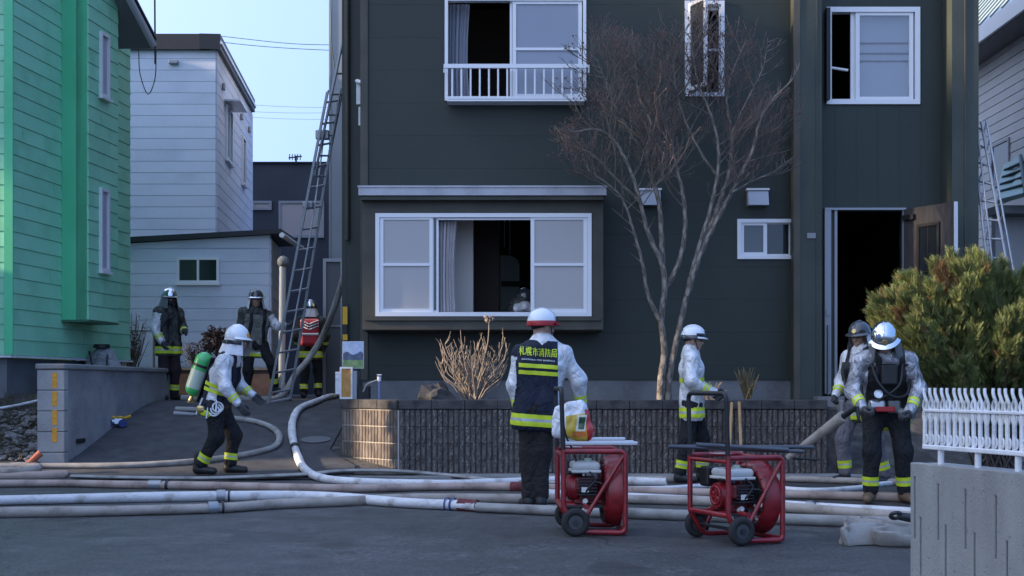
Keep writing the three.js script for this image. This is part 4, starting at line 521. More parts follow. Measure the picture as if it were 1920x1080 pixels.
{ // dark building far behind
  const db = thing('house', 'dark navy flat-roofed house far behind with two pale blinds', 'house'), D = 34;
  part('wall', box(X(440, D), 0.8, -D - 5, X(660, D), Y(306, D), -D), MAT.navyWall, db); part('roof', box(X(440, D) - 0.1, Y(306, D), -D - 5.1, X(660, D) + 0.1, Y(304, D), -D + 0.08), MAT.darkRoof, db);
  for (const [a, b, c, e] of [[473, 377, 510, 394], [523, 377, 608, 446]]) { const w = new THREE.Group(); w.name = 'window'; db.add(w); part('frame', rectBars(X(a, D), Y(e, D), X(c, D), Y(b, D), -D + 0.06, 0.06, 0.06), MAT.aluDark, w); part('blind', box(X(a, D) + 0.03, Y(e, D) + 0.03, -D + 0.005, X(c, D) - 0.03, Y(b, D) - 0.03, -D + 0.03), M([0.4, 0.37, 0.36], 0.8), w); }
  const ae = part('antenna', [rod(P(555, 306, D - 0.2), P(555, 292, D - 0.2), 0.025), rod(P(541, 296, D - 0.2), P(566, 293, D - 0.2), 0.018), ...[543, 548, 553, 558, 563].map((p) => rod(P(p, 300, D - 0.2), P(p, 289, D - 0.2), 0.012))], MAT.iron, db);
}
{ const t = thing('house', 'pale grey windowless house wall between the ladder and the dark house', 'house'), D = 27; part('wall', box(X(618, D), 0.8, -D - 4, X(700, D), 11, -D), MAT.lightGrey, t); part('corner_strip', box(X(617, D), 0.8, -D - 0.1, X(620, D), 11, -D + 0.02), MAT.lightGrey, t); }
{ const t = thing('gate', 'plain grey gate panel with a light metal frame beside the dark house', 'gate'), D = 25; part('panel', box(X(609, D), 0.9, -D - 0.04, X(643, D), Y(488, D), -D), M([0.14, 0.15, 0.17], 0.6), t); part('frame', rectBars(X(606, D), 0.88, X(645, D), Y(485, D), -D + 0.04, 0.06, 0.1), MAT.aluDark, t); part('cross_rail', box(X(609, D), Y(613, D), -D + 0.001, X(643, D), Y(610, D), -D + 0.03), MAT.aluDark, t); }
{ // grey house on the right
  const rh = thing('house', 'grey-boarded house with a ribbed metal roof at the right edge', 'house'), x0 = 10;
  const w = sideWall(rh, x0, -32, x0, -21, 0.8, 8.15, 0.19, MAT.grey, 31, { gap: 0.01 }); w.rotation.y = -Math.PI / 2; w.position.set(x0, 0, -32); 
  part('window_frame', rectBars(4.3, Y(345, 27), 5.3, Y(262, 27), 0.06, 0.05, 0.05), M([0.2, 0.2, 0.23], 0.5), w); part('window', box(4.33, Y(343, 27), 0.02, 5.27, Y(264, 27), 0.035), MAT.maskGlass, w);
  const slab = (name, A, B, C, E, m, ribs) => { const pos = [], n = V().crossVectors(B.clone().sub(A), E.clone().sub(A)).normalize(); if (n.y < 0) n.negate(); const T = [A, B, C, E].map((v) => v.clone().addScaledVector(n, 0.08)), F = (a, b, c, d) => { for (const v of [a, b, c, a, c, d]) pos.push(v.x, v.y, v.z); }; F(A, B, C, E); F(T[3], T[2], T[1], T[0]); const q = [A, B, C, E]; for (let i = 0; i < 4; i++) F(q[i], T[i], T[(i + 1) % 4], q[(i + 1) % 4]); const g = new THREE.BufferGeometry(); g.setAttribute('position', new THREE.Float32BufferAttribute(pos, 3)); g.computeVertexNormals(); const r = part(name, g, m, rh); for (let i = 1; i < ribs; i++) { const t = i / ribs; part('roof_rib', rod(T[0].clone().lerp(T[1], t), T[3].clone().lerp(T[2], t), 0.035, 0.035, 6), MAT.roofRib, r); } return r; };
  slab('roof', V(9.4, 8.22, -31.5), V(9.4, 8.22, -20.5), V(13, 12.4, -20.5), V(13, 12.4, -31.5), MAT.roofMetal, 18);
  part('fascia', box(9.33, 7.95, -31.5, 9.4, 8.27, -20.5), MAT.fascia, rh); part('soffit', box(9.401, 7.93, -31.5, 10, 7.97, -20.5), MAT.soffit, rh);
  // small porch roof
  const A = P(1866, 384, 23), Bq = P(1990, 352, 22); slab('porch_roof', A, V(Bq.x, A.y + 0.15, Bq.z), V(Bq.x + 0.2, A.y + 1.0, Bq.z - 1.4), V(A.x + 0.7, A.y + 0.86, A.z - 1.4), MAT.roofGreen, 2);
  const pr = rh.children[rh.children.length - 1]; for (let i = 1; i < 5; i++) { const t = i / 5; part('roof_rib', rod(A.clone().lerp(V(A.x + 0.7, A.y + 0.86, A.z - 1.4), t).add(V(0, 0.08, 0.05)), V(Bq.x, A.y + 0.15, Bq.z).lerp(V(Bq.x + 0.2, A.y + 1.0, Bq.z - 1.4), t).add(V(0, 0.08, 0.05)), 0.03, 0.03, 6), MAT.roofRib, pr); }
  part('porch_wall', box(A.x + 0.15, 0.8, -23.6, A.x + 4, A.y - 0.05, -23.4), MAT.grey[0], rh); part('porch_beam', box(A.x, A.y - 0.16, -23.4, A.x + 4, A.y - 0.02, -22.9), M([0.12, 0.13, 0.14], 0.6), rh);
}
// ---------------------------------------------------------------- walls by the road
{ // block wall in front of the garden
  const bw = thing('block_wall', 'low retaining wall of dark weathered ribbed blocks in front of the dark house', 'wall');
  const blockGeo = (L, h, ribs, seed, rough) => { const R = rng(seed), s = new THREE.Shape(); s.moveTo(0, -0.14); s.lineTo(0, 0); for (let i = 0; i < ribs; i++) { const a = i / ribs * L, w = L / ribs, dpt = 0.02 + R() * rough; s.lineTo(a + w * 0.1, 0); s.lineTo(a + w * 0.22, dpt); s.lineTo(a + w * 0.55, dpt + R() * rough); s.lineTo(a + w * 0.86, dpt * 0.9); s.lineTo(a + w * 0.93, 0); } s.lineTo(L, 0); s.lineTo(L, -0.14); const g = new THREE.ExtrudeGeometry(s, { depth: h, bevelEnabled: false, steps: 3 }); const p = g.attributes.position; for (let i = 0; i < p.count; i++) if (p.getY(i) > 0.015) p.setY(i, p.getY(i) + (hash(Math.round(p.getX(i) * 500), Math.round(p.getZ(i) * 500), seed) - 0.5) * rough * 1.5); g.computeVertexNormals(); g.rotateX(-Math.PI / 2); g.scale(1, 1, -1); const idx = g.attributes.position; for (let i = 0; i < idx.count; i += 3) for (const at of [g.attributes.position, g.attributes.normal, g.attributes.uv]) for (let c = 0; c < at.itemSize; c++) { const t = at.getComponent(i + 1, c); at.setComponent(i + 1, c, at.getComponent(i + 2, c)); at.setComponent(i + 2, c, t); } g.computeVertexNormals(); return metreUV(g); };
  const H = 0.203, L = 0.4, G = [1, 2, 3, 4].map((s) => blockGeo(L - 0.005, H - 0.005, 6, s, 0.018)), GC = [5, 6].map((s) => blockGeo(0.38 - 0.006, H - 0.014, 6, s, 0.004)), R = rng(9);
  const runs = [[-1.372, -16.2, 3.96, -16.2, G, L, [MAT.block]], [-2.16, -17.03, -1.38, -16.21, GC, 0.38, [MAT.blockClean]]];
  for (const [ax, az, bx, bz, geos, len, ms] of runs) {
    const total = Math.hypot(bx - ax, bz - az), n = Math.round(total / len), run = new THREE.Group(); run.name = 'wall_run'; bw.add(run); run.position.set(ax, 0, az); run.rotation.y = Math.atan2(-(bz - az), bx - ax);
    part('mortar', box(0.01, -0.1, -0.13, total - 0.01, 0.81, ms[0] === MAT.block ? -0.004 : 0.012), ms[0] === MAT.block ? MAT.cap : MAT.mortar, run);
    for (let r = 0; r < 4; r++) for (let i = 0; i < n; i++) { const m = new THREE.Mesh(geos[Math.floor(R() * geos.length)], ms[0]); m.name = 'block'; m.castShadow = m.receiveShadow = true; m.position.set(i * len, r * H - 0.002, (R() - 0.5) * 0.006); run.add(m); }
    for (let i = 0; i < n; i++) { const c = part('cap_block', rbox(i * len + len / 2, 0.87, -0.06, len - 0.005, 0.115, 0.2 + R() * 0.01, 0.01, 2), MAT.cap, run); }
  }
  part('corner_joint', box(-1.388, 0, -16.19, -1.368, 0.8, -16.175), MAT.mortar, bw);
  const e = part('end_post', rbox(4.02, 0.45, -16.25, 0.08, 0.94, 0.2, 0.012), MAT.concrete, bw);
}
{ // driveway side wall
  const w = thing('concrete_wall', 'stained grey concrete retaining wall with orange-yellow dashes at the left of the driveway', 'wall');
  part('wall', (() => { const s = new THREE.Shape([[16.52, -0.1], [21.6, 0.4], [21.6, 1.3], [16.52, 1.3]].map(([a, b]) => new THREE.Vector2(a, b))), g = new THREE.ExtrudeGeometry(s, { depth: 0.32, bevelEnabled: false }); g.rotateY(Math.PI / 2); return g.translate(-5.83, 0, 0); })(), noisy([0.33, 0.325, 0.33], [0.15, 0.15, 0.16], [0.47, 0.45, 0.42], 3, 114, 1.9, 0.9, { bumpMap: grain, bumpScale: 0.002 }), w);
  const R = rng(4); for (let i = 0; i < 5; i++) part('block', rbox(-5.665, 0.03 + i * 0.255 + 0.12, -16.45, 0.335, 0.25, 0.16, 0.012), MAT.wallConcrete, w);
  part('coping', rbox(-5.665, 1.335, -19, 0.37, 0.07, 5.3, 0.02), MAT.concrete, w);
  for (const [a, b] of [[699, 727], [734, 762], [769, 797], [802, 829]]) part('painted_dash', box(X(98, 16.37), Y(b, 16.37), -16.372, X(107, 16.37), Y(a, 16.37), -16.366), noisy([0.72, 0.33, 0.02], [0.45, 0.2, 0.02], [0.8, 0.42, 0.05], 12, 115, 0.3, 0.7), w);
  part('drain_hole', rbox(-5.496, Y(827, 16.9), -17.0, 0.02, 0.06, 0.32, 0.008), MAT.black, w);
}
{ // near concrete wall with slots
  const w = thing('concrete_wall', 'pale concrete wall with narrow dark slots under the white picket fence', 'wall');
  const A = [X(1706, 7.14), -7.14], Bq = [3.2, -3.9], L = Math.hypot(Bq[0] - A[0], Bq[1] - A[1]), top = 0.7, s = new THREE.Shape([[0, -0.1], [L, -0.1], [L, top], [0, top]].map(([a, b]) => new THREE.Vector2(a, b)));
  // slots as recesses cut through the facing
  const xs = (px, py) => { let lo = 0, hi = L; for (let i = 0; i < 40; i++) { const m = (lo + hi) / 2, d = 7.14 - m / L * (7.14 - 3.9), xx = A[0] + (Bq[0] - A[0]) * m / L; 960 + xx / d * 2500 < px ? (lo = m) : (hi = m); } return lo; };
  for (const [px, a, b] of [[1714, 895, 1010], [1725, 970, 1100], [1758, 908, 1012], [1772, 985, 1110], [1809, 918, 1030], [1826, 1000, 1120], [1866, 930, 1048], [1887, 1015, 1130], [1950, 940, 1060]]) { const t = xs(px), d = 7.14 - t / L * 3.24, q = new THREE.Path([[t - 0.006, Y(b, d)], [t + 0.006, Y(b, d)], [t + 0.006, Y(a, d)], [t - 0.006, Y(a, d)]].map(([m, n]) => new THREE.Vector2(m, n))); if (Y(b, d) > -0.09) s.holes.push(q); }
  const grp = part('wall', new THREE.ExtrudeGeometry(s, { depth: 0.05, bevelEnabled: true, bevelThickness: 0.007, bevelSize: 0.007, bevelOffset: -0.007, bevelSegments: 2 }).translate(0, 0, -0.058), MAT.concrete, w); part('backing', box(0.004, -0.1, -0.2, L, top - 0.004, -0.066), MAT.wallConcrete, grp);
  w.position.set(A[0], 0, A[1]); w.rotation.y = Math.atan2(-(Bq[1] - A[1]), Bq[0] - A[0]);
  const f = thing('picket_fence', 'short white metal picket fence with curved tips on the near concrete wall', 'fence', [A[0], 0, A[1]], w.rotation.y);
  const b0 = 0.775, b1 = 1.085, R = rng(3); part('bottom_rail', [rbox(L / 2 + 0.04, b0 + 0.012, -0.05, L - 0.06, 0.024, 0.05, 0.006)], MAT.whitePaint, f); part('top_rail', [rbox(L / 2 + 0.04, b1 - 0.105, -0.05, L - 0.06, 0.016, 0.03, 0.005)], MAT.whitePaint, f);
  const pk = merge([rbox(0, (b1 - b0) / 2 - 0.06, 0, 0.022, b1 - b0 - 0.11, 0.016, 0.005, 1), tube([V(0, 0.19, 0), V(0.012, 0.215, 0), V(0.015, 0.24, 0), V(0.007, 0.265, 0.004), V(-0.006, 0.295, 0.005), V(-0.012, 0.318, 0)], 0.0092, 6, 12), tube([V(0, 0.19, 0), V(-0.014, 0.215, 0), V(-0.014, 0.24, 0), V(0.0, 0.262, 0)], 0.007, 6, 8), tube([V(0, 0.12, 0.0), V(0.016, 0.16, 0), V(0.019, 0.185, 0), V(0.01, 0.2, 0)], 0.006, 5, 8), tube([V(0, 0.12, 0.0), V(-0.016, 0.16, 0), V(-0.019, 0.185, 0), V(-0.01, 0.2, 0)], 0.006, 5, 8), tube([V(0, 0.02, 0), V(0.02, 0.035, 0), V(0.024, 0.06, 0), V(0.014, 0.075, 0)], 0.006, 5, 8)]), pg = metreUV(pk);
  const pm = [MAT.whitePaint, noisy([0.66, 0.67, 0.69], [0.36, 0.34, 0.32], [0.76, 0.76, 0.78], 12, 216, 0.4, 0.5), noisy([0.7, 0.69, 0.68], [0.42, 0.38, 0.34], [0.8, 0.8, 0.8], 10, 217, 0.3, 0.55)], n = Math.floor((L - 0.1) / 0.051); for (let i = 0; i < n; i++) { const m = new THREE.Mesh(pg, pm[Math.floor(R() * 3)]); m.name = 'picket'; m.castShadow = m.receiveShadow = true; m.position.set(0.06 + i * 0.051, b0 + 0.004, -0.05); m.rotation.z = (R() - 0.5) * 0.05; f.add(m); }
  for (let i = 0; i < 11; i++) part('post', rod(V(0.2 + i * 0.3, top - 0.01, -0.05), V(0.2 + i * 0.3, b0, -0.05), 0.016, 0.016, 10), MAT.whitePaint, f);
}
// ---------------------------------------------------------------- vegetation
function taper(pts, r0, r1, seg = 6, n = 3) { // round branch that thins out along its points
  const c = new THREE.CatmullRomCurve3(pts, false, 'centripetal'), N = Math.max(2, (pts.length - 1) * n), pos = [], idx = [], uv = []; const nrm = V(0.3, 0.1, 1).normalize(), t = V(), b = V(), a = V(), q = V(); let len = 0, last = c.getPoint(0);
  for (let i = 0; i <= N; i++) { const u = i / N, p = c.getPoint(u); len += p.distanceTo(last); last = p; c.getTangent(u, t); b.crossVectors(t, nrm).normalize(); a.crossVectors(b, t).normalize(); const r = lerp(r0, r1, u); for (let k = 0; k <= seg; k++) { const w = k / seg * Math.PI * 2; q.copy(p).addScaledVector(a, Math.cos(w) * r).addScaledVector(b, Math.sin(w) * r); pos.push(q.x, q.y, q.z); uv.push(k / seg * 0.12, len); } }
  for (let i = 0; i < N; i++) for (let k = 0; k < seg; k++) { const o = i * (seg + 1) + k; idx.push(o, o + seg + 1, o + 1, o + 1, o + seg + 1, o + seg + 2); }
  const g = new THREE.BufferGeometry(); g.setAttribute('position', new THREE.Float32BufferAttribute(pos, 3)); g.setAttribute('uv', new THREE.Float32BufferAttribute(uv, 2)); g.setIndex(idx); g.computeVertexNormals(); return g;
}
{ // bare tree
  const t = thing('bare_tree', 'bare multi-stemmed tree with reddish twigs in front of the dark house', 'tree'), R = rng(77), D = 17.3, stem = (pts, dz0, dz1) => pts.map(([a, b], i) => P(a, b, D - lerp(dz0, dz1, i / (pts.length - 1)) + (R() - 0.5) * 0.06));
  const stems = [
    [stem([[1238, 752], [1240, 705], [1246, 660], [1240, 600], [1246, 545], [1243, 500], [1225, 460], [1210, 420], [1201, 380], [1180, 315], [1150, 262], [1118, 243], [1080, 247], [1050, 246]], 0, 0.35), 0.05, 0.01],
    [stem([[1243, 505], [1240, 440], [1236, 380], [1213, 295], [1222, 235], [1198, 180], [1192, 120], [1185, 55]], 0.05, -0.35), 0.04, 0.008],
    [stem([[1246, 545], [1270, 500], [1284, 440], [1281, 367], [1267, 310], [1256, 255], [1240, 210], [1232, 150]], 0.05, 0.25), 0.04, 0.008],
    [stem([[1252, 750], [1256, 700], [1268, 640], [1282, 580], [1293, 530], [1310, 465], [1330, 400], [1345, 330], [1347, 275], [1333, 215], [1312, 165], [1300, 110], [1296, 60]], 0, 0.3), 0.047, 0.008],
    [stem([[1293, 530], [1318, 462], [1345, 392], [1368, 320], [1372, 250], [1362, 190], [1375, 130], [1400, 75]], 0.05, -0.3), 0.045, 0.008],
    [stem([[1288, 555], [1312, 480], [1340, 420], [1371, 362], [1410, 285], [1428, 218], [1455, 180], [1485, 150], [1500, 118]], 0.1, 0.3), 0.04, 0.008],
    [stem([[1236, 600], [1214, 550], [1206, 500], [1190, 440], [1165, 370], [1132, 340], [1100, 318]], 0.1, 0.5), 0.03, 0.007],
    [stem([[1345, 330], [1322, 300], [1290, 240], [1270, 180], [1262, 120], [1255, 70]], 0.1, 0.4), 0.022, 0.006],
    [stem([[1201, 380], [1150, 330], [1112, 290], [1080, 275], [1046, 262]], 0.2, -0.2), 0.02, 0.006],
    [stem([[1371, 362], [1410, 340], [1450, 322], [1480, 300]], 0.2, -0.2), 0.018, 0.005],
    [stem([[1213, 295], [1170, 230], [1140, 170], [1120, 110]], 0.1, 0.4), 0.02, 0.006],
    [stem([[1372, 250], [1400, 190], [1430, 130], [1440, 70]], 0.1, 0.4), 0.018, 0.006],
  ];
  const trunkG = [], branchG = [], twigG = [], budG = []; stems.forEach(([p, a, b], i) => (i === 0 || i === 3 ? trunkG : branchG).push(taper(p, a, b, i === 0 || i === 3 ? 10 : 7)));
  const bud = new THREE.OctahedronGeometry(0.009, 0);
  const grow = (p, dir, len, r, lvl) => {
    const pts = [p]; let q = p.clone(), d = dir.clone(); const n = lvl ? 3 : 4;
    for (let i = 0; i < n; i++) { d.add(V((R() - 0.5) * 0.55, 0.05 + (R() - 0.45) * 0.35, (R() - 0.5) * 0.4)).normalize(); q = q.clone().addScaledVector(d, len / n); if (q.z < -18.3) q.z = -18.3; const sx = 960 + q.x / -q.z * 2500, sy = 720 - (q.y - 1.12) / -q.z * 2500, ex = (sx - 1265) / 250, ey = (sy - 232) / 214; pts.push(q); { const th = Math.atan2(ey, ex), lim = 0.86 + 0.2 * Math.sin(th * 5 + 1) + 0.14 * Math.sin(th * 9 + 2.2) + 0.1 * Math.sin(th * 17); if (ex * ex + ey * ey > lim * (0.8 + 0.5 * R())) break; }
      if (lvl < 3) { const kids = lvl === 0 ? 2 : 1; for (let k = 0; k < kids; k++) if (R() < (lvl === 2 ? 0.76 : 0.92)) { const s = d.clone().add(V((R() - 0.5) * 2, (R() - 0.25) * 0.9, (R() - 0.5) * 1.1)).normalize(); grow(q, s, len * (0.4 + R() * 0.32), r * 0.55, lvl + 1); } } }
    if (pts.length > 1) (lvl === 0 ? branchG : twigG).push(taper(pts, r, Math.max(0.0022, r * 0.4), lvl ? 3 : 5, lvl ? 1 : 2));
    if (lvl >= 2 && R() < 0.55) { const g = bud.clone(); const k = 0.6 + R() * 0.9; g.scale(k, k * 1.3, k); g.translate(q.x, q.y, q.z); budG.push(g); }
  };
  stems.forEach(([p], si) => { const c = new THREE.CatmullRomCurve3(p, false, 'centripetal'), from = si === 0 || si === 3 ? 0.5 : 0.35, n = si === 0 || si === 3 ? 15 : 11; for (let i = 0; i < n; i++) { const u = lerp(from, 1, (i + R() * 0.6) / n), pt = c.getPoint(Math.min(1, u)), tg = c.getTangent(Math.min(1, u)); const outw = V(pt.x - X(1275, D), 0, (R() - 0.5) * 1.6), lat = V(R() < 0.5 ? -1 : 1, 0, 0); const d = tg.clone().multiplyScalar(0.6).addScaledVector(lat, 0.75).addScaledVector(outw, 0.3).add(V(0, (R() - 0.25) * 0.7, 0)).normalize(); grow(pt, d, 0.4 + R() * 0.45, 0.008, 0); } });
  // the fine twigs bend the spread towards the left and right fringe of the crown
  part('trunk', trunkG, MAT.bark, t, true); part('branches', branchG, MAT.bark, t, true); part('twigs', twigG, MAT.twig, t, true).userData.kind = 'stuff'; part('buds', budG, MAT.bud, t).userData.kind = 'stuff';
}
{ // dormant shrub
  const t = thing('bare_shrub', 'dry leafless shrub of pale upright stems behind the block wall', 'shrub'), R = rng(15), D = 16.75, st = [], tw = [];
  for (let i = 0; i < 72; i++) { const a = R() * 6.28, bx = X(888, D) + Math.cos(a) * 0.12 * R(), bz = -D + Math.sin(a) * 0.1 * R(), h = 0.35 + R() * 0.45 + (i % 9 === 0 ? 0.28 : 0), out = (R() - 0.5) * 0.95 * (h > 0.9 ? 0.7 : 1), oz = (R() - 0.5) * 0.4; const p0 = V(bx, 0.8, bz), p1 = V(bx + out * 0.35, 0.8 + h * 0.5, bz + oz * 0.4), p2 = V(bx + out * 0.75 + (R() - 0.5) * 0.06, 0.8 + h * 0.8, bz + oz * 0.8), p3 = V(bx + out * 0.9 + (R() - 0.5) * 0.08, 0.85 + h, bz + oz); st.push(taper([p0, p1, p2, p3], 0.009, 0.004, 5, 2)); for (let k = 0; k < 3; k++) { const q = p1.clone().lerp(p3, R()), e = q.clone().add(V((R() - 0.5) * 0.2, 0.08 + R() * 0.14, (R() - 0.5) * 0.14)); tw.push(taper([q, q.clone().lerp(e, 0.5).add(V(0.01, 0, 0)), e], 0.004, 0.002, 4, 1)); } }
  st.push(taper([P(905, 680, D), P(915, 640, D), P(917, 600, D)], 0.01, 0.006, 5, 2)); part('stems', st, MAT.dryTwig, t, true); part('twigs', tw, MAT.dryTwig, t, true);
  const hd = []; for (let i = 0; i < 26; i++) { const g = new THREE.OctahedronGeometry(0.018 + R() * 0.012, 0); const p = P(917, 598, D); g.translate(p.x + (R() - 0.5) * 0.1, p.y + (R() - 0.5) * 0.06, p.z + (R() - 0.5) * 0.08); hd.push(g); } part('seed_head', hd, MAT.dryTwig, t);
}
function rockGeo(r, seed, sy = 0.7) { const g = new THREE.IcosahedronGeometry(r, 3), p = g.attributes.position; for (let i = 0; i < p.count; i++) { const a = V().fromBufferAttribute(p, i).divideScalar(r), n = 0.75 + 0.22 * Math.sin(a.x * 3.1 + seed) * Math.sin(a.y * 4.3 + seed * 2) + 0.18 * Math.sin(a.z * 5.1 + a.x * 3 + seed) + 0.06 * Math.sin(a.x * 13 + a.y * 11 + seed); p.setXYZ(i, a.x * r * n, a.y * r * n * sy, a.z * r * n); } return toCreasedNormals(g, 0.5); }
{ const g = rockGeo(0.3, 3, 0.95), c = P(822, 748, 16.8); solo('rock', 'dark grey pointed garden rock left of the dry shrub', 'rock', g.translate(c.x, 0.9, c.z), M([0.05, 0.05, 0.052], 0.9, { bumpMap: grain, bumpScale: 0.01 })); }
function clump(name, label, cat, px, py0, py1, D, w, n, mats, seed, sp = 0.5) { const t = thing(name, label, cat), R = rng(seed), a = [], b = []; for (let i = 0; i < n; i++) { const x0 = X(px, D) + (R() - 0.5) * w * 0.3, x1 = x0 + (R() - 0.5) * w, y0 = Y(py0, D), y1 = lerp(y0, Y(py1, D), 0.45 + R() * 0.55), z0 = -D + (R() - 0.5) * w * 0.3; a.push(taper([V(x0, y0, z0), V(lerp(x0, x1, sp), lerp(y0, y1, 0.55), z0), V(x1, y1, z0 + (R() - 0.5) * w * 0.5)], 0.008, 0.003, 4, 2)); if (mats[1]) for (let k = 0; k < 4; k++) { const g = new THREE.PlaneGeometry(0.04, 0.02); g.rotateX(R() * 3); g.rotateY(R() * 3); g.translate(lerp(x0, x1, R()) + (R() - 0.5) * 0.06, lerp(y0, y1, 0.3 + R() * 0.7), z0 + (R() - 0.5) * w * 0.4); b.push(g); } } part('stems', a, mats[0], t, true); if (b.length) part('leaves', b, mats[1], t).userData.kind = 'stuff'; return t; }
clump('dry_plant', 'small straw-coloured dry plant at the foot of the dark house wall, right of the tree', 'plant', 1402, 748, 688, 17.4, 0.3, 60, [MAT.straw], 5);
clump('dry_plant', 'low dry weeds beside the tree trunk, behind the side-facing man', 'plant', 1330, 755, 715, 17.2, 0.35, 40, [MAT.dryTwig], 6);
clump('bare_shrub', 'thin leafless shrub by the corner of the green house', 'shrub', 246, 700, 585, 21.8, 0.55, 46, [MAT.twig, MAT.dryLeaf], 8);
clump('bare_shrub', 'brownish low shrub between the two men in front of the white wall', 'shrub', 372, 695, 636, 22.6, 0.6, 70, [MAT.twig, MAT.dryLeaf], 9);
{ // clipped round bush
  const t = thing('round_bush', 'dark clipped round bush in front of the white lean-to wall', 'bush'), R = rng(20), c = P(405, 640, 22.6), a = [], b = [taper([V(c.x, 0.8, c.z), V(c.x + 0.02, c.y, c.z)], 0.03, 0.02, 6, 2)];
  for (let i = 0; i < 900; i++) { const d = V(R() - 0.5, R() - 0.5, R() - 0.5).normalize(), r = 0.29 * (0.55 + 0.45 * R()) * (0.9 + 0.15 * Math.sin(d.x * 7) * Math.sin(d.y * 6)); const g = new THREE.PlaneGeometry(0.045, 0.025); g.rotateX(R() * 6); g.rotateY(R() * 6); g.translate(c.x + d.x * r, c.y + d.y * r, c.z + d.z * r); a.push(g); }
  for (let i = 0; i < 40; i++) { const d = V(R() - 0.5, R() - 0.2, R() - 0.5).normalize(); b.push(taper([V(c.x, c.y - 0.12, c.z), V(c.x + d.x * 0.14, c.y + d.y * 0.12, c.z + d.z * 0.14), V(c.x + d.x * 0.29, c.y + d.y * 0.29, c.z + d.z * 0.29)], 0.007, 0.003, 4, 1)); }
  part('crown', a, MAT.dryLeaf, t).userData.kind = 'stuff'; part('stems', b, MAT.twig, t, true);
}
function evergreen(t, R, ends, base, o) { // stems to each end, feathery fronds clustered towards the ends
  const frond = (() => { const pos = [], leaf = (x0, y0, ang, len, w, zz) => { const dx = Math.sin(ang), dy = Math.cos(ang), nx = dy * w, ny = -dx * w; pos.push(x0 - nx, y0 - ny, zz, x0 + nx, y0 + ny, zz * 0.5, x0 + dx * len, y0 + dy * len, zz * 1.6 - len * 0.25); }; leaf(0, 0, 0, 0.12, 0.003, 0); for (let i = 0; i < 6; i++) { const y = 0.008 + i * 0.015, l = 0.05 * (1 - i / 8); for (const s of [-1, 1]) { leaf(0, y, s * 0.7, l, 0.0036, 0.006 * s); if (i < 3) leaf(s * l * 0.45, y + l * 0.4, s * 0.25, l * 0.6, 0.0032, -0.006 * s); } } const g = new THREE.BufferGeometry(); g.setAttribute('position', new THREE.Float32BufferAttribute(pos, 3)); g.computeVertexNormals(); return g; })();
  const list = [], stems = [], UP = V(0, 1, 0);
  ends.forEach((e, ei) => {
    const b = base.clone().add(V((R() - 0.5) * 0.35, R() * 0.3, (R() - 0.5) * 0.3)), mid = b.clone().lerp(e, 0.55).add(V(0, 0.12, 0)), c = new THREE.QuadraticBezierCurve3(b, mid, e), k = o.scale ?? 1; stems.push(taper([b, c.getPoint(0.35), c.getPoint(0.7), e], 0.012 * k, 0.003, 5, 2));
    const tg = c.getTangent(1), tone = R();
    for (let i = 0; i < o.n; i++) { const w = Math.pow(R(), 1.3), p = e.clone().addScaledVector(tg, -w * 0.5 * k).add(V((R() - 0.5), (R() - 0.5), (R() - 0.5)).multiplyScalar((0.06 + 0.26 * w) * k)); const d = tg.clone().add(V((R() - 0.5) * 1.5, R() * 0.8 - 0.15, (R() - 0.5) * 1.5)).normalize(); list.push([p, d, (0.7 + R() * 0.7) * k, R() * 6.28, tone]); }
  });
  const im = new THREE.InstancedMesh(frond, MAT.foliage, list.length), m = new THREE.Matrix4(), q = new THREE.Quaternion(), q2 = new THREE.Quaternion(), col = new THREE.Color();
  list.forEach(([p, d, s, r, tone], i) => { q.setFromUnitVectors(UP, d); q2.setFromAxisAngle(UP, r); q.multiply(q2); m.compose(p, q, V(s, s, s)); im.setMatrixAt(i, m); const a = mix([0.065, 0.1, 0.028], [0.185, 0.215, 0.06], clamp(R() * 0.6 + tone * 0.5, 0, 1)); tone < 0.09 || R() < 0.05 ? col.setRGB(0.15, 0.09, 0.035) : col.setRGB(...a); im.setColorAt(i, col); });
  im.name = 'foliage'; im.userData.kind = 'stuff'; im.castShadow = im.receiveShadow = true; t.add(im); part('stems', stems, MAT.twig, t, true);
}
{ // evergreen behind the picket fence
  const t = thing('evergreen_bush', 'large feathery yellow-green evergreen bush behind the white picket fence', 'bush'), R = rng(31), D = 13.3, ends = [];
  for (let i = 0; i < 250; i++) { const px = lerp(1634, 2080, Math.pow(R(), 0.85)), top = px < 1660 ? lerp(560, 545, (px - 1634) / 26) : px < 1720 ? lerp(540, 500, (px - 1660) / 60) : px < 1790 ? lerp(500, 472, (px - 1720) / 70) : 482 + 12 * Math.sin(px / 14), low = px < 1760 ? top + 25 + (px - 1634) * 1.75 : 790, py = lerp(top + 8, low, Math.pow(R(), 1.15)), e = P(px, py, D); e.z += (R() - 0.35) * 1.5 * (0.3 + 0.7 * clamp((py - top) / 120, 0, 1)); ends.push(e); }
  evergreen(t, R, ends, V(X(1870, D), 0.2, -D - 0.1), { n: 150 });
}
{ // trees of a garden down the road, whose crown breaks up the low sun
  const t = thing('evergreen_tree', 'evergreen garden tree standing outside the frame at the left, shading the bare tree', 'tree'), R = rng(32), c = V(-13, 8.7, -16.0), ends = [];
  for (let i = 0; i < 170; i++) { const d = V(R() - 0.5, R() - 0.5, R() - 0.5).normalize().multiplyScalar(0.45 + 0.55 * Math.cbrt(R())); ends.push(c.clone().add(V(d.x * 1.7, d.y * 2.5, d.z * 1.9))); }
  evergreen(t, R, ends, V(-13, 4.4, -16.0), { n: 90, scale: 1.9 }); part('trunk', taper([V(-13, 0.5, -16), V(-12.95, 3, -16), V(-13, 7, -16), V(-13, 9.6, -16)], 0.2, 0.03, 10, 3), MAT.bark, t, true);
}
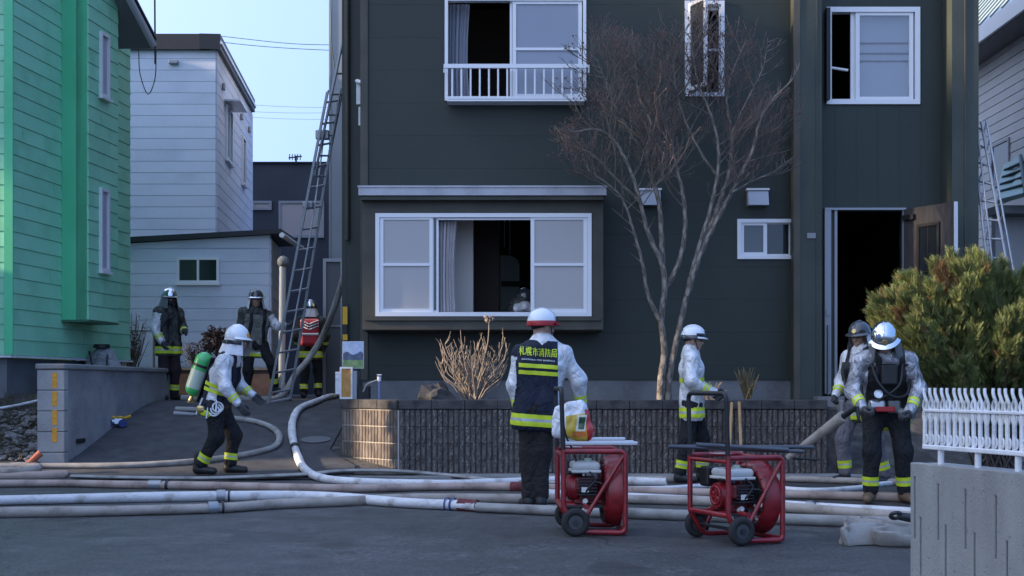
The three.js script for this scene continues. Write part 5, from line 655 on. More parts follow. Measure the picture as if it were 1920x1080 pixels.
{ // house behind the green one
  const h = thing('house', 'plain boarded house outside the frame at the left, behind the green house', 'house'); part('wall', box(-20, 0, -34, -13, 9, -22.6), MAT.white[0], h); part('roof', box(-20.3, 9.001, -34.3, -12.7, 9.2, -22.3), MAT.darkRoof, h);
}
{ // shed in front of the green house
  const h = thing('shed', 'boarded garden shed outside the frame at the left, in front of the green house', 'shed'); part('wall', box(-11, 0.3, -17.4, -9.3, 3.2, -15.85), MAT.green[0], h); part('roof', box(-11.15, 3.201, -17.45, -9.15, 3.32, -15.7), MAT.darkRoof, h); part('door', box(-9.299, 0.5, -16.9, -9.26, 2.5, -16.1), MAT.trim, h);
}
{ // neighbour's house down the road
  const h = thing('house', 'boarded neighbouring house outside the frame at the left, shading the road', 'house');
  for (const [z0, z1, top] of [[-14.0, -12.3, 8.2], [-12.29, 1, 5.3]]) { part('wall', box(-19, 0, z0, -10.1, top, z1), MAT.white[0], h); part('roof', box(-19.2, top + 0.001, z0 - 0.0, -9.9, top + 0.2, z1), MAT.darkRoof, h); const w = part('wall', box(0, 0, -0.05, 1, 1, -0.02), MAT.white[1], h); w.position.set(-10.05, 0, z1); w.rotation.y = Math.PI / 2; boards(w, z1 - z0, 0.4, top, 0.4, MAT.white, 55); plainWindow(w, 0.5, 1.6, 1.6, 2.8); }
}
// ---------------------------------------------------------------- hoses
function hosePts(list, r, lift = 0) { return list.map((q) => { const g = onGround(q[0], q[1]); g.y += r * 0.9 + lift + (q[2] ?? 0); return g; }); }
function hose(label, mat, list, r, group = 'fire hoses on the road', o = {}) { const pts = hosePts(list, r), c = new THREE.CatmullRomCurve3(pts, false, 'centripetal'), R = rng(list.length * 7 + Math.round(list[0][1])), n = Math.max(40, Math.round(c.getLength() / 0.07)), g = new THREE.TubeGeometry(c, n, r, 14, false), p = g.attributes.position, ph = R() * 6; for (let i = 0; i <= n; i++) { const ctr = c.getPointAt(i / n), k = 1 + 0.1 * Math.sin(i * 0.23 + ph) * Math.sin(i * 0.07 + ph) + 0.03 * Math.sin(i * 0.9), fl = (o.flat ?? 0.9) * (1 - 0.1 * Math.max(0, Math.sin(i * 0.11 + ph))); for (let j = 0; j <= 14; j++) { const q = i * 15 + j; p.setY(q, ctr.y + (p.getY(q) - ctr.y) * fl); p.setX(q, ctr.x + (p.getX(q) - ctr.x) * k); p.setZ(q, ctr.z + (p.getZ(q) - ctr.z) * k * (1 + (0.9 - fl))); } } g.computeVertexNormals(); const uv = g.attributes.uv, L = c.getLength(); for (let i = 0; i < uv.count; i++) uv.setXY(i, uv.getX(i) * L, uv.getY(i) * r * 6); const t = thing('fire_hose', label, 'fire hose'); const m = part('hose', g, mat, t, true); t.userData.c = undefined; delete t.userData.c; return { t, c, r, fl: o.flat ?? 0.9, sleeve(name, a, b, mat2, k = 1.07) { const sub = []; for (let i = 0; i <= 8; i++) sub.push(c.getPoint(lerp(a, b, i / 8))); const s = new THREE.TubeGeometry(new THREE.CatmullRomCurve3(sub), 24, r * k, 16, false); return part(name, s, mat2, t); } }; }
const hW = hose('bright white fire hose nearest the front at left, ending at a blue-banded coupling', MAT.hoseWhite, [[-60, 950], [150, 945], [300, 942], [450, 940], [560, 940], [660, 945], [740, 952], [790, 955], [842, 957], [895, 960]], 0.056);
hW.sleeve('sleeve', 0.93, 1.0, MAT.hoseRed, 1.04); for (const [a, b] of [[0.878, 0.885], [0.9, 0.908]]) hW.sleeve('coupling_band', a, b, MAT.hoseBlue, 1.16);
const hT = hose('grey-tan fire hose lying lowest across the front of the road', MAT.hoseTan, [[-60, 972], [120, 970], [300, 966], [420, 962], [520, 955], [640, 950], [760, 944], [900, 944], [1030, 945], [1200, 946], [1330, 950], [1480, 962], [1600, 972], [1760, 985]], 0.052);
hose('dull grey fire hose running right from the dark red sleeve to the near concrete wall', MAT.hoseGrey, [[895, 961], [1000, 966], [1150, 972], [1300, 978], [1450, 984], [1560, 988], [1700, 992], [1800, 1000]], 0.052);
const hP = hose('pinkish-tan fire hose with a dark red sleeve behind the man in the lettered coat', MAT.hosePink, [[-60, 915], [120, 914], [250, 917], [400, 919], [560, 923], [680, 924], [800, 921], [920, 920], [1000, 922], [1120, 927], [1300, 932], [1480, 936], [1640, 940], [1800, 946]], 0.05);
hP.sleeve('sleeve', 0.575, 0.615, MAT.hoseRed, 1.06);
const hD = hose('pale fire hose curving down the driveway beside the block wall to the road', MAT.hoseWhite, [[660, 738], [634, 745], [596, 757], [562, 772], [549, 795], [548, 822], [556, 855], [570, 885], [600, 903], [660, 911], [740, 914], [850, 915], [930, 912], [1060, 908], [1250, 912]], 0.052);
hD.sleeve('coupling_band', 0.405, 0.414, MAT.iron, 1.15);
hose('grey fire hose looping on the driveway behind the crouching man with the green tank', MAT.hoseGrey, [[330, 772], [370, 774], [430, 788], [480, 796], [514, 810], [524, 826], [512, 844], [470, 856], [410, 866], [330, 874], [220, 879], [100, 880], [-50, 882]], 0.043);
hose('flat pale hose along the foot of the driveway at left', MAT.hoseGrey, [[136, 900], [250, 903], [380, 904], [500, 900], [580, 896], [640, 890], [740, 890], [830, 897], [930, 908], [1080, 914]], 0.05, undefined, { flat: 0.45 });
hose('tan fire hose closest to the block wall at right', MAT.hoseTan, [[1140, 906], [1260, 905], [1400, 903], [1520, 906], [1640, 910], [1760, 912]], 0.045);
const hF = hose('white fire hose passing behind both red fans', MAT.hoseWhite, [[990, 934], [1100, 938], [1250, 945], [1400, 953], [1560, 964], [1700, 972], [1800, 980]], 0.052);
for (const [h, a] of [[hT, 0.21], [hF, 0.62], [hP, 0.17], [hW, 0.3]]) { h.sleeve('coupling', a, a + 0.012, MAT.aluDark, 1.13); h.sleeve('coupling_band', a + 0.016, a + 0.019, MAT.iron, 1.1); }
hose('thin pale hose passing behind the legs of the side-facing man', MAT.hoseWhite, [[1150, 922], [1240, 921], [1330, 916], [1420, 918], [1520, 925], [1600, 921], [1660, 912], [1730, 906]], 0.032);
hose('grey fire hose lying across the top of the driveway', MAT.hoseGrey, [[430, 752], [480, 738], [520, 731], [580, 731], [640, 730], [690, 731]], 0.055);
{ const pts = [P(664, 430, 21.4), P(644, 520, 21.5), P(622, 590, 21.9), P(600, 640, 22.4), P(578, 674, 22.3), P(556, 700, 21.6), P(520, 726, 21.0), P(470, 750, 20.8), P(400, 758, 21), P(340, 763, 21)]; pts.slice(6).forEach((p) => { p.y = height(p.x, p.z) + 0.045; }); solo('fire_hose', 'dark grey fire hose rising steeply past the ladder to the upper floor', 'fire hose', new THREE.TubeGeometry(new THREE.CatmullRomCurve3(pts), 80, 0.052, 12), MAT.hoseGrey); }
{ const t = thing('folded_hose', 'flattened pale hose folded over on itself with a coupling by the near concrete wall', 'fire hose'), O = onGround(1575, 1024);
  const ribbon = (name, pts, mat) => { // flattened hose: [x, y centre, z, half height, half thickness, lean]
    const c = new THREE.CatmullRomCurve3(pts.map(([x, y, z]) => V(O.x + x, y, O.z + z)), false, 'centripetal'), N = 48, K = 14, pos = [], idx = [], n = pts.length - 1;
    for (let i = 0; i <= N; i++) { const u = i / N, f = u * n, j = Math.min(n - 1, Math.floor(f)), w = f - j, h = lerp(pts[j][3], pts[j + 1][3], w), th = lerp(pts[j][4], pts[j + 1][4], w), ln = lerp(pts[j][5], pts[j + 1][5], w), p = c.getPoint(u), tg = c.getTangent(u), a = V(-Math.sin(ln) * -tg.z, Math.cos(ln), -Math.sin(ln) * tg.x).normalize(), b = tg.clone().cross(a).normalize(); for (let k = 0; k < K; k++) { const q = k / K * Math.PI * 2, s = V().copy(p).addScaledVector(a, Math.cos(q) * h).addScaledVector(b, Math.sign(Math.sin(q)) * Math.pow(Math.abs(Math.sin(q)), 0.6) * th); s.y = Math.max(0.008, s.y); pos.push(s.x, s.y, s.z); } }
    for (let i = 0; i < N; i++) for (let k = 0; k < K; k++) { const a = i * K + k, b = i * K + (k + 1) % K; idx.push(a, a + K, b, b, a + K, b + K); } for (const r of [0, N]) for (let k = 1; k < K - 1; k++) idx.push(r * K, r * K + k, r * K + k + 1);
    const g = new THREE.BufferGeometry(); g.setAttribute('position', new THREE.Float32BufferAttribute(pos, 3)); g.setIndex(idx); g.computeVertexNormals(); return part(name, g, mat, t);
  };
  ribbon('lower_fold', [[0.02, 0.06, 0.03, 0.075, 0.022, 0.5], [0.1, 0.075, -0.02, 0.09, 0.022, 0.5], [0.25, 0.075, -0.06, 0.09, 0.024, 0.5], [0.42, 0.07, -0.1, 0.08, 0.026, 0.5], [0.62, 0.06, -0.12, 0.07, 0.03, 0.4]], MAT.hoseGrey);
  ribbon('upper_fold', [[0.03, 0.075, 0.0, 0.07, 0.02, -0.5], [0.08, 0.12, -0.08, 0.075, 0.02, 0.3], [0.24, 0.13, -0.14, 0.07, 0.02, 0.6], [0.44, 0.1, -0.2, 0.06, 0.024, 0.7]], MAT.hoseTan);
  ribbon('end_fold', [[0.5, 0.05, 0.1, 0.04, 0.045, 0.2], [0.36, 0.06, 0.1, 0.055, 0.03, 0.3], [0.26, 0.06, 0.06, 0.06, 0.02, 0.3], [0.24, 0.07, 0.0, 0.06, 0.018, 0.2], [0.32, 0.075, -0.03, 0.06, 0.02, 0.1]], MAT.hoseGrey);
  part('sleeve', new THREE.TubeGeometry(new THREE.CatmullRomCurve3([V(O.x + 0.46, 0.055, O.z + 0.1), V(O.x + 0.55, 0.055, O.z + 0.1), V(O.x + 0.68, 0.055, O.z + 0.08)]), 12, 0.052, 14), MAT.hoseRed, t);
  part('coupling', place(new THREE.TorusGeometry(0.036, 0.014, 8, 18), [O.x + 0.42, 0.2, O.z - 0.12], 0.9), MAT.iron, t); part('coupling_stem', place(new THREE.CylinderGeometry(0.028, 0.032, 0.09, 14), [O.x + 0.48, 0.19, O.z - 0.12], 0, 0, 1.4), MAT.iron, t); }
{ const t = thing('folded_hose', 'heap of folded pale hose at the left edge with an orange end', 'fire hose'), a = onGround(60, 893); const strip = (pts, r, m, n) => part(n, new THREE.TubeGeometry(new THREE.CatmullRomCurve3(pts), 40, r, 10).scale(1, 1, 1), m, t);
  strip([V(a.x - 0.7, 0.05, a.z), V(a.x - 0.2, 0.06, a.z - 0.05), V(a.x + 0.2, 0.06, a.z), V(a.x + 0.45, 0.06, a.z + 0.12), V(a.x + 0.2, 0.055, a.z + 0.2), V(a.x - 0.3, 0.05, a.z + 0.22), V(a.x - 0.8, 0.05, a.z + 0.2)], 0.052, MAT.hosePink, 'lower_fold'); strip([V(a.x - 0.6, 0.13, a.z + 0.08), V(a.x - 0.1, 0.15, a.z + 0.02), V(a.x + 0.12, 0.14, a.z + 0.1), V(a.x - 0.1, 0.11, a.z + 0.2), V(a.x - 0.5, 0.1, a.z + 0.2)], 0.05, MAT.hoseTan, 'upper_fold'); part('nozzle_end', rod(V(a.x - 0.08, 0.16, a.z - 0.05), V(a.x + 0.06, 0.3, a.z - 0.12), 0.03, 0.045, 12), M([0.5, 0.14, 0.07], 0.6), t); part('coupling', rod(V(a.x - 0.45, 0.06, a.z - 0.1), V(a.x - 0.33, 0.06, a.z - 0.1), 0.05, 0.055, 12), MAT.iron, t); }
// ---------------------------------------------------------------- ladders
function ladder(label, L0, R0, L1, R1, n, o = {}) { const t = thing('ladder', label, 'ladder'), r = o.r ?? 0.022; for (const [a, b] of [[L0, L1], [R0, R1]]) { part('rail', rod(a, b, r, r, 8), MAT.ladder, t); const f = V(0.03, 0, 0.11); part('truss_rail', rod(a.clone().add(f), b.clone().add(f), r * 0.6, r * 0.6, 6), MAT.ladder, t); const tr = []; for (let i = 0; i < n; i++) { const p = a.clone().lerp(b, (i + 0.3) / n), q = a.clone().lerp(b, (i + 1) / n).add(f); tr.push(rod(p, q, 0.009, 0.009, 5)); } part('truss', tr, MAT.ladder, t); } for (let i = 0; i < n; i++) { const u = (i + 0.5) / n; part('rung', rod(L0.clone().lerp(L1, u), R0.clone().lerp(R1, u), 0.017, 0.017, 8), MAT.ladder, t); } return t; }
{ const t = ladder('long aluminium extension ladder leaning against the left side of the dark house', P(503, 756, 20.3), P(544, 748, 20.7), P(614, 172, 19.5), P(637, 168, 19.8), 15);
  const a = P(612, 190, 19.6), b = P(634, 190, 19.9); for (const [p, q] of [[P(590, 330, 19.75), P(646, 60, 19.4)], [P(610, 330, 20.0), P(664, 60, 19.7)]]) part('upper_rail', rod(p, q, 0.02, 0.02, 8), MAT.ladder, t); for (let i = 0; i < 7; i++) { const u = i / 7; part('rung', rod(P(590, 330, 19.75).lerp(P(646, 60, 19.4), u), P(610, 330, 20.0).lerp(P(664, 60, 19.7), u), 0.016, 0.016, 8), MAT.ladder, t); }
  part('pulley_lock', rbox(X(578, 19.9), Y(385, 19.9), -19.9, 0.16, 0.1, 0.12, 0.02), MAT.aluDark, t); part('pulley_lock', rbox(X(604, 19.7), Y(252, 19.7), -19.75, 0.2, 0.14, 0.12, 0.02), MAT.aluDark, t); part('rope', tube([P(608, 250, 19.75), P(588, 400, 19.95), P(560, 560, 20.2), P(530, 720, 20.5)], 0.012, 6, 20), MAT.cape, t); part('foot_plate', rod(P(500, 757, 20.28), P(546, 748, 20.7), 0.03, 0.03, 8), MAT.ladder, t);
}
ladder('aluminium ladder leaning on the right side of the dark house above the evergreen', P(1856, 540, 18.0), P(1895, 536, 17.9), P(1820, 215, 18.6), P(1840, 228, 18.45), 9);
// ---------------------------------------------------------------- blowers
const blower = (() => {
  const t = thing('fan_blower', 'red petrol fan blower with a carrier bag on top, left of the two', 'fan blower', [0, 0, 0], 0, 'red petrol fan blowers on the road'), w = 0.25, r = 0.019;
  const side = (z) => [bent([V(-0.21, 0.6, z), V(-0.21, 0.19, z), V(-0.1, 0.03, z), V(0.22, 0.022, z), V(0.22, 0.585, z), V(-0.21, 0.585, z)], r, 0.04)];
  part('frame', [...side(w)], MAT.red, t); part('frame', [...side(-w)], MAT.red, t);
  for (const [p, q, k] of [[V(-0.21, 0.2, -w), V(-0.21, 0.2, w), 1], [V(0.22, 0.03, -w), V(0.22, 0.03, w), 1], [V(-0.21, 0.56, -w), V(-0.21, 0.56, w), 0.8], [V(0.22, 0.57, -w), V(0.22, 0.57, w), 1], [V(-0.05, 0.2, -w), V(-0.05, 0.2, w), 1], [V(-0.21, 0.2, -0.1), V(0.15, 0.2, -0.1), 1], [V(-0.21, 0.2, 0.1), V(0.15, 0.2, 0.1), 1]]) part('cross_tube', rod(p, q, r * k), MAT.red, t);
  part('brace', rod(V(0.21, 0.56, w), V(-0.1, 0.06, w), 0.015), MAT.red, t); part('brace', rod(V(0.21, 0.56, -w), V(-0.1, 0.06, -w), 0.015), MAT.red, t);
  const hz = w - 0.002; part('handle', bent([V(-0.212, 0.58, -hz), V(-0.225, 1.02, -hz), V(-0.225, 1.02, hz), V(-0.212, 0.58, hz)], 0.0165, 0.05, 10), MAT.black, t);
  for (const z of [w + 0.035, -w - 0.035]) { const wh = new THREE.Group(); wh.name = 'wheel'; t.add(wh); wh.position.set(-0.13, 0.099, z); part('tyre', place(new THREE.TorusGeometry(0.072, 0.027, 10, 28), [0, 0, 0]), MAT.rubber, wh); part('rim', place(new THREE.CylinderGeometry(0.05, 0.05, 0.036, 20), [0, 0, 0], Math.PI / 2), M([0.05, 0.052, 0.055], 0.6), wh); part('hub', place(new THREE.CylinderGeometry(0.018, 0.018, 0.07, 12), [0, 0, 0], Math.PI / 2), MAT.iron, wh); }
  part('axle', rod(V(-0.13, 0.099, -w - 0.03), V(-0.13, 0.099, w + 0.03), 0.012), MAT.iron, t);
  // shroud, guard, impeller
  const prof = [[0.212, 0.09], [0.226, 0.1], [0.236, 0.12], [0.242, 0.16], [0.252, 0.2], [0.258, 0.205], [0.25, 0.16], [0.242, 0.115], [0.23, 0.094], [0.214, 0.084]].map(([a, b]) => new THREE.Vector2(a, b)), sh = new THREE.LatheGeometry([...prof, prof[0].clone()], 48); sh.rotateZ(-Math.PI / 2); sh.translate(0, 0.3, 0); part('shroud', sh, MAT.red, t);
  const gd = []; for (const q of [0.06, 0.1, 0.14, 0.18, 0.215]) gd.push(place(new THREE.TorusGeometry(q, 0.0028, 5, 36), [0.088, 0.3, 0], 0, Math.PI / 2)); for (let i = 0; i < 20; i++) { const a = i / 20 * Math.PI * 2; gd.push(rod(V(0.084, 0.3 + Math.cos(a) * 0.05, Math.sin(a) * 0.05), V(0.09, 0.3 + Math.cos(a) * 0.235, Math.sin(a) * 0.235), 0.003, 0.003, 5)); } part('guard', gd, MAT.iron, t);
  const gf = []; for (let i = 0; i < 9; i++) { const q = 0.03 + i * 0.025; gf.push(place(new THREE.TorusGeometry(q, 0.0025, 5, 36), [0.2, 0.3, 0], 0, Math.PI / 2)); } part('front_guard', gf, MAT.iron, t);
  const bl = []; for (let i = 0; i < 8; i++) { const g = new THREE.BoxGeometry(0.012, 0.15, 0.075); const p = g.attributes.position; for (let k = 0; k < p.count; k++) { const s = p.getY(k) > 0 ? 0.35 : 0.9, z = p.getZ(k); p.setX(k, p.getX(k) + z * s); } g.translate(0, 0.125, 0); g.rotateX(i / 8 * Math.PI * 2); g.translate(0.145, 0.3, 0); g.computeVertexNormals(); bl.push(g); } bl.push(place(new THREE.CylinderGeometry(0.055, 0.05, 0.08, 20), [0.145, 0.3, 0], 0, 0, Math.PI / 2)); part('impeller', bl, M([0.1, 0.1, 0.105], 0.5), t);
  // engine
  const en = part('engine', [rbox(-0.02, 0.3, 0, 0.15, 0.19, 0.2, 0.03, 3), rbox(-0.05, 0.35, 0.13, 0.13, 0.1, 0.1, 0.02), rbox(-0.02, 0.225, 0, 0.2, 0.03, 0.26, 0.01)], MAT.redDark, t);
  const fins = []; for (let i = 0; i < 6; i++) fins.push(box(-0.1, 0.28 + i * 0.022, 0.1, 0.03, 0.288 + i * 0.022, 0.2)); part('cooling_fin', fins, MAT.iron, en);
  part('starter_cover', [place(new THREE.CylinderGeometry(0.085, 0.1, 0.07, 28), [-0.13, 0.32, 0.02], 0, 0, Math.PI / 2), place(new THREE.TorusGeometry(0.06, 0.008, 6, 24), [-0.168, 0.32, 0.02], 0, Math.PI / 2), ...[0, 1, 2, 3, 4, 5].map((i) => { const a = i / 6 * 6.28; return rod(V(-0.167, 0.32 + Math.cos(a) * 0.02, 0.02 + Math.sin(a) * 0.02), V(-0.163, 0.32 + Math.cos(a) * 0.07, 0.02 + Math.sin(a) * 0.07), 0.007, 0.007, 5); })], MAT.red, en); part('starter_handle', rbox(-0.15, 0.43, 0.07, 0.03, 0.02, 0.06, 0.008), MAT.black, en);
  const tk = part('fuel_tank', [rbox(-0.04, 0.475, 0.03, 0.2, 0.06, 0.26, 0.028, 3), rbox(-0.04, 0.44, 0.03, 0.21, 0.022, 0.27, 0.01)], MAT.cream, en); part('fuel_cap', place(new THREE.CylinderGeometry(0.026, 0.028, 0.025, 18), [-0.02, 0.514, 0.05]), MAT.tankPale, tk);
  part('air_filter', rbox(-0.1, 0.44, -0.16, 0.12, 0.14, 0.11, 0.02), MAT.black, en); part('muffler', rbox(0.03, 0.4, -0.16, 0.1, 0.1, 0.1, 0.02), MAT.steel, en); part('oil_plug', place(new THREE.CylinderGeometry(0.018, 0.018, 0.04, 10), [-0.05, 0.23, 0.15], 1.2), MAT.cream, en);
  part('fuel_hose', tube([V(-0.02, 0.44, 0.16), V(0.02, 0.39, 0.19), V(-0.03, 0.33, 0.21), V(-0.07, 0.27, 0.17)], 0.008, 6, 20), MAT.black, en); part('throttle_cable', tube([V(-0.22, 0.9, 0.24), V(-0.19, 0.7, 0.2), V(-0.12, 0.56, 0.12), V(-0.09, 0.45, -0.06)], 0.006, 6, 24), MAT.black, en); part('spark_lead', tube([V(0.0, 0.37, 0.19), V(0.06, 0.36, 0.23), V(0.08, 0.28, 0.18)], 0.007, 6, 16), MAT.black, en);
  part('label_plate', box(-0.17, 0.585 + 0.02, -0.06, -0.06, 0.585 + 0.023, 0.06), MAT.cream, t); part('label_plate', box(-0.08, 0.3, 0.201, -0.03, 0.335, 0.203), MAT.cream, en); part('engine_bed', rbox(-0.03, 0.195, 0, 0.3, 0.016, 0.34, 0.005), MAT.iron, t); part('recoil_vent', [0, 1, 2].map((i) => box(-0.1 + i * 0.03, 0.33, 0.182, -0.085 + i * 0.03, 0.38, 0.187)), MAT.black, en); for (const z of [0.15, -0.15]) part('isolator', place(new THREE.CylinderGeometry(0.02, 0.024, 0.03, 12), [0.02, 0.215, z]), MAT.black, t);
  part('fan_mount', [rod(V(0.06, 0.3, 0), V(0.1, 0.3, 0), 0.06, 0.05, 18), ...[0.6, 2.2, 4.1, 5.7].map((a) => rod(V(0.075, 0.3, 0), V(0.085, 0.3 + Math.cos(a) * 0.222, Math.sin(a) * 0.222), 0.012, 0.01, 6))], MAT.red, t);
  return t;
})();
{ const put = (o, px, d, yaw, s) => { o.position.set(X(px, d), 0.004, -d); o.rotation.y = yaw; o.scale.setScalar(s); }; put(blower, 1106, 10.05, 0.05, 1.06); blower.userData.group = undefined; delete blower.userData.group; blower.userData.group = 'red petrol fan blowers on the road';
  const b = blower.clone(); b.name = numbered('fan_blower'); scene.add(b); tag(b, 'red petrol fan blower with bare black handle nearest the near concrete wall', 'fan blower', 'red petrol fan blowers on the road'); put(b, 1378, 9.5, 0.4, 1.03);
  const y = 0.004 + 0.6 * 1.06 + 0.03; const a = blower.position; solo('metal_rail', 'bright metal rails lying across the top of the left fan blower', 'metal rails', [rbox(a.x + 0.06, y + 0.012, a.z + 0.2, 0.56, 0.028, 0.05, 0.006), rbox(a.x + 0.03, y + 0.04, a.z + 0.08, 0.46, 0.024, 0.05, 0.006), rbox(a.x + 0.08, y + 0.01, a.z - 0.1, 0.52, 0.024, 0.05, 0.006)], MAT.steel);
  const c = b.position, y2 = 0.655, dk = M([0.1, 0.105, 0.12], 0.4, { metalness: 0.5 }); solo('metal_bar', 'long dark bars lying across the top of the right fan blower', 'metal bars', [rod(V(c.x - 0.5, y2 + 0.03, c.z + 0.22), V(c.x + 0.5, y2 - 0.02, c.z - 0.05), 0.014), rod(V(c.x - 0.42, y2 + 0.025, c.z + 0.1), V(c.x + 0.58, y2 + 0.01, c.z - 0.1), 0.014), rod(V(c.x - 0.3, y2 + 0.04, c.z + 0.16), V(c.x + 0.36, y2 + 0.0, c.z + 0.1), 0.017)], dk);
  // bag on the left blower
  const bag = thing('carrier_bag', 'white plastic bag with a yellow and red printed packet on the left fan blower', 'bag'), o = V(X(1074, 10.0), y + 0.06, -9.95), bones = [cap(V(-0.06, 0.05, 0), V(0.08, 0.04, 0), 0.065, 0.075), cap(V(-0.04, 0.13, 0), V(0.05, 0.15, 0), 0.065, 0.07), cap(V(-0.02, 0.22, 0), V(0.05, 0.22, 0), 0.045, 0.05), cap(V(-0.13, 0.03, 0.02), V(-0.11, 0.2, 0.01), 0.035, 0.03)].map((q) => ({ ...q, a: q.a.add(o), b: q.b.add(o) }));
  const bg = meshField(bones, { cell: 0.008, k: 60, wobble: 0.006, freq: 14, seed: 4 }); part('bag', bg, M([0.75, 0.75, 0.78], 0.35, { bumpMap: crinkle, bumpScale: 0.01 }), bag); const pr = (f, m, n, l) => { const g = patch(bg, f, l); if (g) part(n, g, m, bag); };
  const pkt = (h, s = 0.4) => M(h, 0.4, { clearcoat: 0.4 }); pr((p) => [p.x - o.x + 0.055, o.y + 0.16 - p.y + (p.x - o.x) * 0.15, p.z - o.z + 0.02, 0.112 - (p.x - o.x)], pkt([0.62, 0.42, 0.03]), 'yellow_print', 0.004); pr((p) => [p.x - o.x - 0.1 + (p.y - o.y) * 0.1, o.y + 0.2 - p.y, p.z - o.z + 0.04], pkt([0.5, 0.03, 0.02]), 'red_print', 0.005); pr((p) => [0.022 - Math.abs(p.x - o.x - 0.05 - (p.y - o.y) * 0.1), 0.045 - Math.abs(p.y - o.y - 0.1), p.z - o.z], pkt([0.02, 0.07, 0.03]), 'dark_print', 0.007); pr((p) => [0.05 - Math.abs(p.x - o.x - 0.04), 0.02 - Math.abs(p.y - o.y - 0.02), p.z - o.z], pkt([0.6, 0.16, 0.02]), 'orange_print', 0.007); pr((p) => [0.034 - Math.abs(p.x - o.x - 0.045 - (p.y - o.y) * 0.1), 0.06 - Math.abs(p.y - o.y - 0.1), p.z - o.z], pkt([0.7, 0.68, 0.55]), 'pale_print', 0.0055); }
// ---------------------------------------------------------------- small things
{ const c = onGround(220, 800), t = thing('dividing_valve', 'small yellow-handled hose valve with blue fittings lying on the left of the driveway', 'hose valve', [c.x, c.y, c.z]);
  part('body', [rod(V(-0.09, 0.07, 0.05), V(0.09, 0.07, -0.02), 0.045, 0.05, 14), rod(V(-0.02, 0.07, 0), V(0.02, 0.08, 0.1), 0.04, 0.04, 12)], MAT.steel, t); part('outlet', [rod(V(-0.1, 0.05, 0.06), V(-0.07, 0.05, 0.16), 0.05, 0.055, 14)], MAT.hoseBlue, t); part('outlet', [rod(V(0.09, 0.05, 0.02), V(0.11, 0.05, 0.13), 0.05, 0.055, 14)], MAT.hoseBlue, t); part('inlet', [rod(V(-0.12, 0.05, 0.1), V(-0.24, 0.035, 0.24), 0.03, 0.03, 10)], MAT.cape, t); for (const s of [-1, 1]) { part('lever', [rod(V(s * 0.05, 0.1, 0), V(s * 0.18, 0.15, -0.03), 0.016, 0.02, 8), place(new THREE.TorusGeometry(0.045, 0.016, 8, 16), [s * 0.05, 0.12, 0.03], 1.2)], MAT.yellow, t); } }
{ const t = thing('poster', 'small landscape picture board with blue sky and green foliage by the bay window corner', 'picture board'), D = 17.5, m = colourTex(128, 1, (u, v) => { const n = fbm(u, v, 6, 3, 201); return v > 0.55 + 0.12 * Math.sin(u * 9) * n ? mix([0.3, 0.42, 0.68], [0.6, 0.66, 0.75], n) : v > 0.3 ? mix([0.04, 0.06, 0.12], [0.12, 0.17, 0.26], n) : mix([0.08, 0.18, 0.05], [0.3, 0.42, 0.2], n); });
  m.repeat.set(1, 1); const g = new THREE.PlaneGeometry(X(681, D) - X(643, D), Y(641, D) - Y(690, D)); g.translate(X(662, D), Y(665.5, D), -D + 0.003); part('picture', g, M([1, 1, 1], 0.5, { map: m }), t, true); part('board', box(X(642, D), Y(691, D), -D - 0.02, X(682, D), Y(640, D), -D), MAT.cape, t); part('leg', rod(V(X(650, D), 0.82, -D - 0.03), V(X(650, D), Y(690, D), -D - 0.03), 0.012), MAT.iron, t); part('leg', rod(V(X(674, D), 0.82, -D - 0.03), V(X(674, D), Y(690, D), -D - 0.03), 0.012), MAT.iron, t); }
{ const D = 17.0, t = thing('framed_panel', 'white framed orange panel standing on the left end of the block wall', 'panel'); const y0 = 0.93, y1 = Y(688, D), x0 = X(637, D), x1 = X(661, D); part('panel', box(x0 + 0.02, y0 + 0.02, -D - 0.02, x1 - 0.02, y1 - 0.02, -D - 0.005), noisy([0.5, 0.25, 0.06], [0.38, 0.17, 0.04], [0.58, 0.32, 0.1], 8, 203, 0.3, 0.6), t); part('frame', rectBars(x0, y0, x1, y1, -D + 0.005, 0.022, 0.05), MAT.whitePaint, t); part('side_panel', box(x1 + 0.002, y0, -D - 0.12, x1 + 0.05, y1 - 0.05, -D - 0.01), M([0.3, 0.32, 0.36], 0.6), t); part('side_panel', box(x0 - 0.06, y0 + 0.06, -D - 0.1, x0 - 0.002, y1 - 0.06, -D - 0.03), MAT.cape, t); part('prop', box(x1 + 0.06, y0, -D - 0.3, x1 + 0.2, y0 + 0.16, -D - 0.05), MAT.black, t); }
{ const D = 16.9, t = thing('garden_tap', 'slim pale standpipe tap behind the left part of the block wall', 'tap'), x = X(711, D); part('pipe', rod(V(x, 0.84, -D), V(x, Y(708, D), -D), 0.02, 0.018, 10), M([0.2, 0.24, 0.4], 0.5), t); part('body', rod(V(x, Y(715, D), -D), V(x, Y(706, D), -D), 0.026, 0.026, 10), MAT.cape, t); part('handle', rod(V(x - 0.03, Y(703, D), -D), V(x + 0.03, Y(703, D), -D), 0.009), MAT.steel, t); part('spout', tube([V(x, Y(712, D), -D), V(x - 0.08, Y(716, D), -D + 0.02), V(x - 0.16, Y(722, D), -D + 0.02), V(x - 0.2, Y(735, D), -D + 0.02)], 0.012), MAT.hoseGrey, t); }
{ const D = 19.2, t = thing('hazard_marker', 'yellow and black striped marker strip on the left corner of the dark house', 'marker'), x0 = X(643, D), x1 = X(651, D); part('strip', box(x0, Y(640, D), -D - 0.03, x1, Y(570, D), -D), MAT.black, t); for (const [a, b] of [[575, 608], [627, 638]]) part('stripe', box(x0 - 0.004, Y(b, D), -D + 0.001, x1 + 0.004, Y(a, D), -D + 0.006), MAT.yellow, t); }
